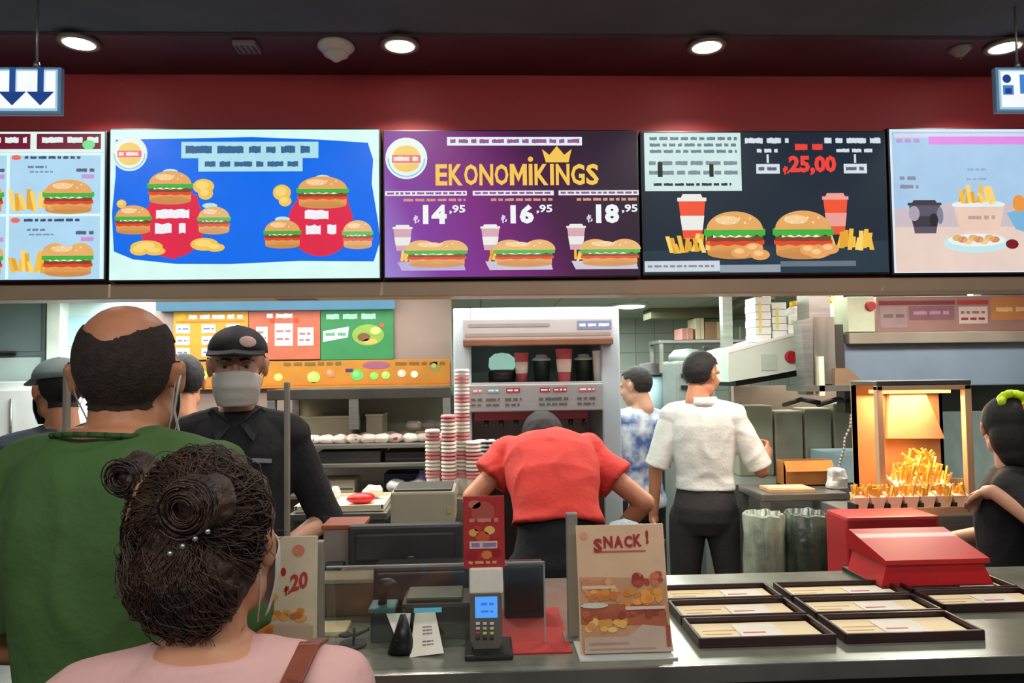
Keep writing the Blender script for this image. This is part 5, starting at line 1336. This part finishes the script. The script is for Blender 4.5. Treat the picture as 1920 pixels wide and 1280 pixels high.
A.rect(891, 1118, 933, 1158, (84, 160, 250), 1); A.glyphs(902, 926, 1132, 6, (60, 110, 210), 2); A.glyphs(902, 926, 1146, 5, (60, 110, 210), 2); A.mb.build('display', t)
b = MB(); KC = [(226, 210, 206), (206, 200, 190), (216, 210, 196)]
for r in range(4):
    for c in range(3):
        px_, py_ = 896 + c * 13, 1168 + r * 9; p = at(px_, py_, Yc - .0125); m = pmat(KC[c]) if r < 2 else pmat(((206, 70, 66), (214, 214, 110), (200, 206, 90))[c]) if r == 2 else GREYP
        b.box((p.x + .0, Yc - .0145, p.z), (.0085, .004, .0052), m, None, .0012)
b.build('keypad', t)
p0 = at(912, 1086, Yc)
X0, X1, Z0, Z1 = ext(880, 1064, 943, 1112, Yc)
MB().span(X0, X1, Yc - .004, Yc + .02, Z0, Z1, PAPER, .004).build('receipt_cover', t)
X0, X1, Z0, Z1 = ext(869, 930, 946, 1066, Yc)
t2 = thing('advert_card', ((X0 + X1) / 2, Yc, Z0), 'upright red advert card standing above the card reader', 'card')
MB().span(X0, X1, Yc + .002, Yc + .006, Z0, Z1, pmat((180, 44, 44)), .001).build('card', t2)
A = Art(plane_f(869, 930, 946, 1066, Yc + .0018), False)
A.rnd.seed(2); A.oval(890, 945, 12, 8, (206, 110, 90), 1); A.oval(906, 960, 22, 20, (186, 84, 72), 1); A.glyphs(880, 936, 975, 9, (214, 130, 110), 3)
for x_, y_, r_, c_ in ((888, 998, 9, (226, 170, 80)), (905, 1006, 13, (206, 90, 50)), (918, 994, 10, (236, 190, 110)), (930, 1004, 8, (180, 50, 40)), (896, 990, 7, (196, 60, 50)), (884, 1040, 12, (166, 24, 28)), (912, 1040, 10, (214, 130, 70)), (930, 1036, 9, (156, 20, 30))): A.oval(x_, y_, r_, r_ * .8, c_, 2)
A.rect(880, 1014, 932, 1028, (216, 196, 190), 4); A.glyphs(884, 930, 1021, 9, (150, 120, 170), 5); A.glyphs(878, 938, 1054, 7, (226, 160, 120), 3)
A.mb.build('print', t2)
# cash register group behind the clear panel
DG = mat('register_dark_grey', (54, 50, 54), .45, 0, .12, 6)
Ym = 1.98
X0, X1, Z0, Z1 = ext(652, 984, 868, 1060, Ym)
t = thing('register_monitor', ((X0 + X1) / 2, Ym + .03, CT), 'wide dark grey register monitor seen from the back', 'monitor')
MB().span(X0, X1, Ym, Ym + .035, Z0, Z1, DG, .008).build('housing', t)
MB().span(X0 + .02, X1 - .02, Ym - .008, Ym + .004, Z0 + .015, Z1 - .02, GREYP, .006).build('rear_cover', t)
MB().cone(((X0 + X1) / 2, Ym + .02, CT), ((X0 + X1) / 2, Ym + .02, Z0 + .02), .022, .018, BLACKP).build('stand', t); MB().span((X0 + X1) / 2 - .09, (X0 + X1) / 2 + .09, Ym - .05, Ym + .1, CT, CT + .012, BLACKP, .005).build('stand_foot', t)
b = MB(); p = at(770, 1046, Ym); b.ell((p.x, Ym - .008, p.z), (.012, .002, .008), STEEL_D); b.build('emblem', t)
X0, X1, Z0, Z1 = ext(700, 1062, 880, 1128, 1.84)
t = thing('cash_register', ((X0 + X1) / 2, 1.88, CT), 'black cash register body under the monitor', 'cash register')
b = MB(); b.span(X0, X1, 1.84, 1.93, CT, Z1, BLACKP, .008); b.build('body', t)
MB().span(X0 + .01, X1 - .01, 1.832, 1.842, Z0 + .01, Z1 - .012, mat('slate_plastic', (34, 40, 50), .35, 0, .1), .004).build('display_cover', t)
MB().span(X0 + .015, X1 - .015, 1.83, 1.842, CT + .012, Z0 - .006, mat('olive_plastic', (58, 56, 46), .45, 0, .1), .004).build('drawer', t)
# olive grey printer with a paper sheet leaning on it
X0, X1, Z0, Z1 = ext(752, 1130, 884, 1232, 1.68)
t = thing('receipt_printer', ((X0 + X1) / 2, 1.72, CT), 'dark olive receipt printer on the counter left of the card reader', 'printer')
MB().span(X0, X1, 1.68, 1.80, CT, Z1, mat('printer_olive', (62, 58, 48), .5, 0, .12, 6), .010).build('body', t)
MB().span(X0 + .01, X1 - .02, 1.69, 1.78, Z1, Z1 + .010, mat('printer_lid', (92, 88, 72), .4, 0, .1), .004).build('lid', t)
p = at(800, 1136, 1.68); MB().px(776, 1140, 828, 1148, 1.676, .006, emat((110, 200, 230), .6)).build('lit_strip', t)
def sheet(px4, Y0, Y1, m, label, marks=True):
    (ax, ay), (bx, by), (cx, cy), (dx, dy) = px4
    P = [at(ax, ay, Y1), at(bx, by, Y1), at(cx, cy, Y0), at(dx, dy, Y0)]
    b = MB(); b.prism(P, (0, .003, 0), m)
    n = 0
    if marks:
        for v0 in (.32, .40, .48, .66, .74):
            for u0, u1 in ((.38, .5), (.52, .66), (.68, .74)):
                q = [P[0].lerp(P[1], u).lerp(P[3].lerp(P[2], u), v) + Vector((0, -.001, 0)) for u, v in ((u0, v0), (u1, v0), (u1, v0 + .03), (u0, v0 + .03))]
                b.poly(q, pmat((120, 116, 112)))
    return one(b, 'paper_slip', label, 'paper', 'paper slips leaning on the printer')
sheet(((778, 1150), (816, 1148), (832, 1224), (768, 1232)), 1.585, 1.660, PAPER, 'white printed slip leaning on the printer, the right and larger one')
sheet(((724, 1150), (770, 1150), (764, 1232), (744, 1200)), 1.60, 1.664, PAPER, 'folded white slip at the left of the printer', False)
# black holder with teal top left of the slips
X0, X1, Z0, Z1 = ext(692, 1142, 738, 1232, 1.66)
t = thing('pen_holder', ((X0 + X1) / 2, 1.69, CT), 'dark teal topped black holder with a small scanner, left of the paper slips', 'holder')
MB().span(X0, X1, 1.67, 1.73, CT, Z1 - .01, mat('dark_teal', (36, 56, 62), .4), .008).build('body', t)
MB().span(X0 - .003, X1 + .003, 1.665, 1.735, Z1 - .012, Z1, mat('teal_plastic', (70, 116, 124), .4), .004).build('top', t)
b = MB(); p = at(716, 1106, 1.70); b.tube([(p.x, 1.70, Z1 - .005), (p.x + .004, 1.70, p.z - .01), (p.x + .01, 1.70, p.z + .012)], .010, BLACKP); b.ell((p.x + .012, 1.695, p.z + .014), (.022, .016, .014), BLACKP); b.build('scanner', t)
b = MB(); p = onz(752, 1232, CT); b.cone((p.x, 1.585 + .03, CT), (p.x, 1.6 + .03, CT + .075), .032, .006, BLACKP, 20); one(b, 'black_cone_weight', 'small black cone shaped weight between holder and printed slip', 'weight')
# black wire clip gadget
p = onz(662, 1210, CT)
b = MB(); pts = [at(a, c, p.y) for a, c in ((636, 1192), (652, 1186), (664, 1192), (676, 1186), (692, 1178))]
b.tube(pts, .004, BLACKP, 8); b.tube([at(664, 1176, p.y), at(664, 1192, p.y), at(662, 1208, p.y)], .003, BLACKP, 8); b.cone((at(662, 1210, p.y).x, p.y, CT), (at(662, 1210, p.y).x, p.y, CT + .006), .03, .03, GREYP); b.ell(at(648, 1190, p.y), (.014, .01, .006), GREYP)
one(b, 'cable_holder', 'small black wire stand with a curled arm on the counter left of the teal holder', 'stand')
# boxes left of the register
boxy('grey_beige_box', 606, 1056, 680, 2.02, CT, at(640, 992, 2.02).z - CT, .11, mat('greige_plastic', (150, 138, 128), .5, 0, .08), 'grey beige box with orange red rim left of the register monitor', 'box', None, mat('orange_red_lid', (186, 92, 62), .5))
boxy('brown_box', 596, 1140, 704, 1.86, CT, at(650, 1094, 1.86).z - CT, .12, mat('brown_box', (112, 88, 74), .6, 0, .1), 'low brown box left of the black cash register', 'box', None, mat('beige_lid', (160, 144, 120), .6))
boxy('teal_cup_box', 604, 1095, 640, 1.94, CT, at(620, 1062, 1.94).z - CT, .06, mat('dark_teal', (36, 56, 62), .4), 'small dark teal box between the brown and the grey beige boxes', 'box')
b = MB(); p = onz(625, 1180, CT); X0, X1 = onz(600, 1170, CT).x, onz(660, 1170, CT).x
b.span(X0, X1, 1.72, 1.80, CT, CT + .012, mat('cream_plastic', (226, 206, 160), .4), .004); one(b, 'cream_dish', 'small cream dish on the counter behind the wire stand', 'dish')
# beige printer box behind the monitor
Yp = 2.06
X0, X1, Z0, Z1 = ext(732, 922, 853, 984, 2.46)
t = thing('beige_printer', ((X0 + X1) / 2, 2.55, 0), 'boxy beige printer behind the register monitor', 'printer')
MB().span(X0, X1, 2.46, 2.66, Z0, Z1, BEIGEP, .008).build('body', t)
MB().span(X0 + .01, X1 - .01, 2.47, 2.65, Z1, Z1 + .008, STEEL_D, .003).build('top_lid', t); MB().px(838, 950, 846, 962, 2.456, .006, pmat((206, 176, 96))).build('button', t)
MB().span(X0 + .005, X1 - .005, 2.48, 2.64, 0, Z0, DG, .004).build('stand', t)
X0, X1, Z0, Z1 = ext(945, 1058, 1020, 1132, 1.80)
t = thing('black_terminal', ((X0 + X1) / 2, 1.84, CT), 'square black terminal on the counter right of the card reader', 'terminal')
MB().span(X0, X1, 1.80, 1.86, CT, Z1, BLACKP, .008).build('body', t); MB().span(X0 + .01, X1 - .01, 1.796, 1.802, CT + .02, Z1 - .012, mat('gloss_black', (10, 10, 12), .15), .003).build('glass', t)
b = MB(); p = onz(1172, 985, CT)
p = at(1170, 985, 2.06); b.lathe([(.05, 0), (.055, .03), (.04, at(1170, 974, 2.06).z - CT - .01), (.001, at(1170, 972, 2.06).z - CT)], (p.x, 2.06, CT), PALEB); one(b, 'rounded_container', 'pale blue rounded container peeking over the snack sign', 'container')
# ------------------------------------------------------------------ the people
def footat(px, Y): return (at(px, 700, Y).x, Y, 0)
DARKT = cloth('black_trousers', (26, 27, 32)); NAVY = cloth('navy', (28, 34, 52)); SHOE = mat('black_shoe', (18, 18, 20), .4)
# 1 balding man in a green T-shirt, back to us
MAN = cloth('green_cotton', (70, 104, 52), var=.12, scale=4)
P = person('balding man seen from behind in a green T-shirt, white mask cord by his neck', footat(226, 1.28), R(-14), 1.765, .96, SKIN('warm', (196, 132, 96)), head=(R(2), 0, R(22)), headoff=(0, .012, -.043),
           arms={'L': dict(e=(-.25, .0, 1.14), w=(-.11, .17, 1.06), d=(1, .2, .1), n=(0, -1, 0)), 'R': dict(e=(.195, .03, 1.14), w=(.10, .17, 1.10), d=(-1, .2, .1), n=(0, -1, 0))},
           shirt=MAN, sleeve=.85, trousers=cloth('dark_jeans', (38, 42, 54)), shoes=SHOE, vox=.0055, grow=.020, fold=.010)
short_hair(P, mat('cropped_dark_hair', (50, 38, 32), .9, 0, .25, 70, .5, 220), .055, -.056, .003, top=False, name='cropped_hair')
b = MB(); q = lambda *p: P['HM'] @ Vector(p)
b.tube([q(.075, .03, -.02), q(.09, -.012, .02), q(.088, -.028, -.01), q(.072, .0, -.06), q(.075, .02, -.10), q(.06, .055, -.14)], .0022); P['part'](b, 'mask_cord', WHITEP)
face_mask(P, mat('mask_white', (206, 204, 198), .8))
b = MB()
for k in range(24):
    a0, a1 = 2 * PI * k / 24, 2 * PI * (k + 1) / 24
    b.cap(P['W'](Vector((.090 * math.cos(a0), -.020 + .077 * math.sin(a0), 1.490 + .012 * -math.sin(a0)))), P['W'](Vector((.090 * math.cos(a1), -.020 + .077 * math.sin(a1), 1.490 + .012 * -math.sin(a1)))), .0045, .0045, None, 8)
P['part'](b, 'collar_rib', cloth('green_rib', (52, 88, 44)))

# 2 woman in pink with gathered dark curls
P = person('woman seen from behind in a pale pink top with loosely gathered dark curly hair', footat(400, .92), R(4), 1.498, .95, SKIN('warm2', (200, 142, 108)), head=(R(2), 0, R(-12)),
           arms={'L': dict(e=(-.235, .02, 1.14), w=(-.11, .16, 1.06), d=(1, .1, .1), n=(0, -1, 0)), 'R': dict(e=(.235, .02, 1.14), w=(.11, .16, 1.10), d=(-1, .1, .1), n=(0, -1, 0))},
           shirt=cloth('pink_cotton', (216, 170, 164), var=.05), sleeve=.6, trousers=cloth('grey_jeans', (70, 74, 84)), shoes=SHOE, vox=.005, grow=.014, fold=.005)
HM = P['HM']; q = lambda *p: HM @ Vector(p)
b = MB(); rot = HM.to_3x3()
e = lambda c, r: b.ell(q(*c), r, None, rot)
e((0, -.020, .034), (.086, .104, .096)); e((0, -.055, -.02), (.080, .075, .085)); e((0, -.058, -.062), (.058, .046, .044))
e((-.080, -.050, .104), (.034, .030, .034)); e((-.055, -.05, .09), (.035, .03, .03)); e((.035, -.100, .078), (.045, .036, .040)); e((.0, -.02, .11), (.055, .055, .03))
hb_ = remesh(b, .005, 3)
for v in hb_.bm.verts:
    l = HM.inverted() @ v.co
    v.co += v.normal * (.007 * noise.noise(l * 28) + .004 * noise.noise(l * 75))
HAIR = mat('dark_curly_hair', (44, 30, 24), .5, 0, .35, 22, .6, 90, (1, 1, 1), (78, 54, 42))
rr = random.Random(4)
# strands that run over the head to the gathered coil
kd = None
def surf(d):
    """point on the hair mass in direction d from the head centre (head-local)"""
    best = None
    for (c, r) in (((0, -.020, .034), (.086, .104, .096)), ((0, -.055, -.02), (.080, .075, .085)), ((0, -.058, -.062), (.058, .046, .044))):
        c = Vector(c); r = Vector(r); o_ = Vector((0, -.03, 0)) - c
        A_ = sum((d[i] / r[i]) ** 2 for i in range(3)); B_ = 2 * sum(o_[i] * d[i] / r[i] ** 2 for i in range(3)); C_ = sum((o_[i] / r[i]) ** 2 for i in range(3)) - 1
        D_ = B_ * B_ - 4 * A_ * C_
        if D_ > 0:
            t_ = (-B_ + math.sqrt(D_)) / (2 * A_)
            if best is None or t_ > best: best = t_
    return Vector((0, -.03, 0)) + d * (best or .08)
b = hb_
for k in range(1000):
    a = rr.uniform(-.15 * PI, 1.15 * PI); st = Vector((math.cos(a), -.05 + rr.uniform(-.3, .35), math.sin(a) * 1.0)).normalized() if k % 3 else Vector((rr.uniform(-.8, .8), rr.uniform(-.9, -.3), rr.uniform(-1.1, -.5))).normalized()
    goal = Vector((.16 + rr.uniform(-.22, .22), -.85, .72 + rr.uniform(-.3, .2))).normalized() if k % 4 else Vector((-.75, -.35, .75 + rr.uniform(-.1, .1))).normalized()
    pts = []; n = 9; ph = rr.uniform(0, 6); am = rr.uniform(.004, .014)
    for i in range(n):
        u = i / (n - 1); d = st.lerp(goal, u).normalized()
        p = surf(d) + d * (.002 + .006 * math.sin(u * PI)) + Vector((math.sin(u * 9 + ph), 0, math.cos(u * 8 + ph))) * am * math.sin(u * PI)
        pts.append(HM @ p)
    b.tube(pts, rr.uniform(.0007, .0016), None, 4, .0005)
for cx, cz, cy, R0, N in ((.035, .078, -.136, .034, 110), (-.084, .106, -.075, .026, 80)):     # coils of the bun and the side knot
    for k in range(N):
        ph = rr.uniform(0, 2 * PI); ra = R0 * rr.uniform(.35, 1.05); yy = cy + rr.uniform(-.012, .014); tilt = rr.uniform(-.5, .5); ln = rr.uniform(1.5, 4)
        b.tube([HM @ Vector((cx + ra * math.cos(ph + ln * j / 9), yy + tilt * ra * .4 * math.sin(ph + ln * j / 9), cz + ra * math.sin(ph + ln * j / 9))) for j in range(10)], .0013, None, 4, .0007)
for k in range(46):                                                     # flyaway wisps
    d = Vector((rr.uniform(-1, 1), rr.uniform(-1, .2), rr.uniform(-.6, 1))).normalized(); p = surf(d); s_ = d.cross(Vector((rr.uniform(-1, 1), rr.uniform(-1, 1), rr.uniform(-1, 1)))).normalized()
    b.tube([HM @ (p + d * (.018 * math.sin(PI * j / 7)) + s_ * (.05 * j / 7) ) for j in range(8)], .0006, None, 4, .0004)
for k in range(26):
    x0_ = rr.uniform(-.05, .05); b.tube([HM @ Vector((x0_ + .012 * math.sin(j + k), -.085 - .004 * j * 0, -.078 - .007 * j)) for j in range(6)], .0011, None, 4, .0005)
P['part'](b, 'curly_hair', HAIR)
b = MB(); b.tube([q(-.052, -.06, .118), q(-.060, -.085, .095), q(-.066, -.098, .062), q(-.070, -.100, .035)], .0036, None, 6, .002); P['part'](b, 'highlight_strand', mat('highlight_brown_strand', (150, 108, 76), .5))  # highlight on the hair put in as a lighter coloured strand
b = MB()
for j in range(4): b.ell(q(.022 + j * .014, -.150 + j * .004, .026 + j * .008), (.0035, .003, .0035))
P['part'](b, 'hair_pin', mat('silver_pin', (190, 196, 196), .25, .8))
face_mask(P, mat('mask_white', (206, 204, 198), .8))
BS = mat('brown_leather_strap', (128, 66, 48), .5, 0, .15, 14)
b = MB(); sp_ = [P['W'](Vector(p)) for p in ((.140, .04, 1.480), (.138, -.03, 1.498), (.124, -.090, 1.470), (.092, -.135, 1.38), (.02, -.152, 1.25), (-.07, -.150, 1.10), (-.155, -.13, 1.00), (-.215, -.02, .93))]
for i in range(len(sp_) - 1):
    d = (sp_[i + 1] - sp_[i]); 
    b.box((sp_[i] + sp_[i + 1]) / 2, (.030, .005, d.length * 1.12), None, d.to_track_quat('Z', 'Y').to_matrix(), .002)
P['part'](b, 'bag_strap', BS)

# 3 cashier with cap and mask, facing us
P = person('masked cashier in a black cap and black polo shirt facing the counter', footat(446, 2.36), R(180 + 14), 1.75, .88, SKIN('olive', (202, 150, 122)), head=(R(-3), 0, 0),
           arms={'L': dict(e=(-.27, -.01, 1.14), w=(-.13, .13, 1.08), d=(1, .1, 0), n=(0, -.3, -1)), 'R': dict(e=(.27, -.01, 1.14), w=(.13, .13, 1.10), d=(-1, .1, 0), n=(0, -.3, -1))},
           shirt=cloth('black_polo', (28, 28, 32), var=.15), sleeve=1.25, trousers=DARKT, shoes=SHOE, vox=.0045, fold=.006)
face_bits(P); short_hair(P, mat('black_hair', (22, 18, 17), .75, 0, .3, 50, .15, 200), .05, -.03, .005)
face_mask(P, mat('surgical_mask', (206, 204, 196), .85, 0, .04, 8, .15, 30))
cap_hat(P, mat('black_cap', (24, 25, 30), .7, 0, .2, 12), (mat('pink_badge', (216, 176, 168), .5), R(-24)))
b = MB()
for s in (-1, 1): b.prism([P['W'](Vector(p)) for p in ((s * .012, .075, 1.455), (s * .070, .055, 1.505), (s * .085, .03, 1.49), (s * .052, .105, 1.405))], (0, .006, .002), None)
P['part'](b, 'collar', cloth('black_collar', (36, 36, 42)))
b = MB(); b.prism([P['W'](Vector(p)) for p in ((-.05, .1285, 1.36), (-.105, .125, 1.355), (-.105, .125, 1.343), (-.05, .1285, 1.348))], (0, .006, 0), None); P['part'](b, 'name_tag', mat('tag_grey', (150, 150, 156), .4))

# 4 dark haired colleague behind him, back to us
P = person('dark haired employee in dark grey seen from behind the cashier', footat(344, 3.15), R(22), 1.69, .95, SKIN('warm', (196, 132, 96)), head=(R(-10), 0, R(-4)), shirt=cloth('slate_cotton', (62, 70, 74)), sleeve=.7, trousers=DARKT, shoes=SHOE, vox=.007, hem=.88)
short_hair(P, mat('black_hair', (22, 18, 17), .75, 0, .3, 50, .15, 200), .055, -.055, .010)
# 5 grey capped person at far left
P = person('person in a grey cap and dark mask at far left behind the green shirt', footat(112, 2.75), R(48), 1.67, .95, SKIN('warm', (196, 132, 96)), head=(R(-6), 0, 0), shirt=cloth('blue_grey_cotton', (54, 66, 76)), sleeve=.8, trousers=DARKT, shoes=SHOE, vox=.007)
short_hair(P, mat('black_hair', (22, 18, 17), .75, 0, .3, 50, .15, 200), .05, -.07, .004)
cap_hat(P, mat('grey_cap', (120, 138, 138), .8, 0, .1, 10))
face_mask(P, mat('mask_dark', (44, 54, 64), .8))

# 6 red shirted employee bent over the dispenser
P = person('employee in a red T-shirt bent forward over the drink dispenser, seen from behind', footat(1040, 2.58), R(0), 1.78, .84, SKIN('warm', (196, 132, 96)), bend=R(77), head=(R(14), 0, R(-4)),
           arms={'L': dict(e=(-.290, .22, 1.12), w=(-.270, .30, .90), d=(.2, .5, -.8), n=(0, -1, -.3)), 'R': dict(e=(.345, .20, 1.09), w=(.225, .30, .92), d=(-.5, .6, -.2), n=(0, 0, -1))},
           shirt=cloth('red_cotton', (210, 60, 50), var=.12, scale=3), sleeve=.54, hem=1.06, trousers=DARKT, shoes=SHOE, vox=.006, fold=.008, grow=.027)
short_hair(P, mat('black_hair', (22, 18, 17), .75, 0, .3, 50, .15, 200), .055, -.07, .012)
# 7 white shirted man
P = person('man in a white short sleeved shirt and dark trousers standing with his back to us', footat(1316, 3.80), R(-19), 1.69, .91, SKIN('warm', (196, 132, 96)), head=(R(-8), 0, R(-36)),
           arms={'L': dict(e=(-.255, -.02, 1.13), w=(-.275, .02, .88), d=(0, .1, -1), n=(1, 0, 0)), 'R': dict(e=(.29, .02, 1.13), w=(.33, .22, 1.20), d=(.1, .9, .35), n=(-1, 0, 0), curl=.9)},
           shirt=cloth('white_shirt', (226, 226, 216), var=.04), sleeve=.95, hem=1.03, trousers=cloth('charcoal_trousers', (50, 46, 44)), shoes=SHOE, vox=.006, fold=.007, grow=.018, legs={'Lk': (-.12, .01, .49), 'La': (-.14, -.02, .10), 'Rk': (.13, .01, .49), 'Ra': (.15, -.02, .10)})
short_hair(P, mat('black_hair', (22, 18, 17), .75, 0, .3, 50, .15, 200), .055, -.055, .013)
b = MB(); b.loft([(0, -.020, 1.470, .092, .082), (0, -.024, 1.520, .074, .072)], f=P['W']); P['part'](b, 'collar', cloth('white_shirt', (226, 226, 216), var=.04))
# 8 kitchen worker behind, between the dispenser and the white shirt
P = person('kitchen worker in blue and white with black trousers, half hidden beside the dispenser', footat(1192, 4.35), R(20), 1.62, .95, SKIN('olive', (202, 150, 122)), head=(R(-12), 0, R(30)),
           arms={'R': dict(e=(.25, .06, 1.12), w=(.20, .22, 1.30), d=(0, .4, 1), n=(-1, 0, 0))}, shirt=mat('blue_white_cloth', (90, 120, 190), .8, 0, .3, 14, 0, 40, (1, 1, 1), (226, 230, 236)), sleeve=.7, trousers=DARKT, shoes=SHOE, vox=.008)
short_hair(P, mat('black_hair', (22, 18, 17), .75, 0, .3, 50, .15, 200), .05, -.05, .012)
# 9 dark haired person at right edge reaching to the fries
P = person('person in black with neon green and orange hair ties at right edge, reaching to fries', footat(1886, 2.46), R(52), 1.49, 1.0, SKIN('olive', (202, 150, 122)), head=(R(-6), 0, R(-70)),
           arms={'L': dict(e=(-.31, -.17, 1.26), w=(-.23, .05, 1.41), d=(.8, .6, -.3), n=(0, 0, -1)), 'R': dict(e=(.25, .10, 1.16), w=(.16, .30, 1.12), d=(-.1, 1, 0), n=(0, 0, -1))},
           shirt=cloth('black_tee', (20, 20, 24)), sleeve=.7, trousers=DARKT, shoes=SHOE, vox=.006)
HM = P['HM']; q = lambda *p: HM @ Vector(p)
b = MB(); rot = HM.to_3x3()
for c, r in (((0, -.03, .03), (.092, .105, .098)), ((0, -.07, -.04), (.082, .07, .10)), ((0, -.08, -.10), (.06, .05, .06))): b.ell(q(*c), r, None, rot)
hb_ = remesh(b, .007, 3)
bmesh.ops.delete(hb_.bm, geom=[v for v in hb_.bm.verts if (lambda l: l.y > .062 or (l.y > .0 and l.z < .045))(HM.inverted() @ v.co)], context='VERTS')
P['part'](hb_, 'long_black_hair', mat('black_hair', (22, 18, 17), .75, 0, .3, 50, .15, 200))
for nm, c0, rr_, c in (('green_hair_tie', (.004, -.085, .100), (.066, .036, .050), (206, 246, 24)), ('orange_hair_tie', (.050, -.098, .062), (.034, .028, .026), (240, 84, 40))):
    b = MB()
    for k in range(16):
        a = 2 * PI * k / 16; b.ell(q(c0[0] + rr_[0] * .62 * math.cos(a), c0[1] + rr_[1] * .3 * math.sin(k * 2.1), c0[2] + rr_[2] * .62 * math.sin(a)), (.018, .016, .018), None, None, 10, 8)
    P['part'](remesh(b, .005, 2), nm, mat(nm, c, .5))
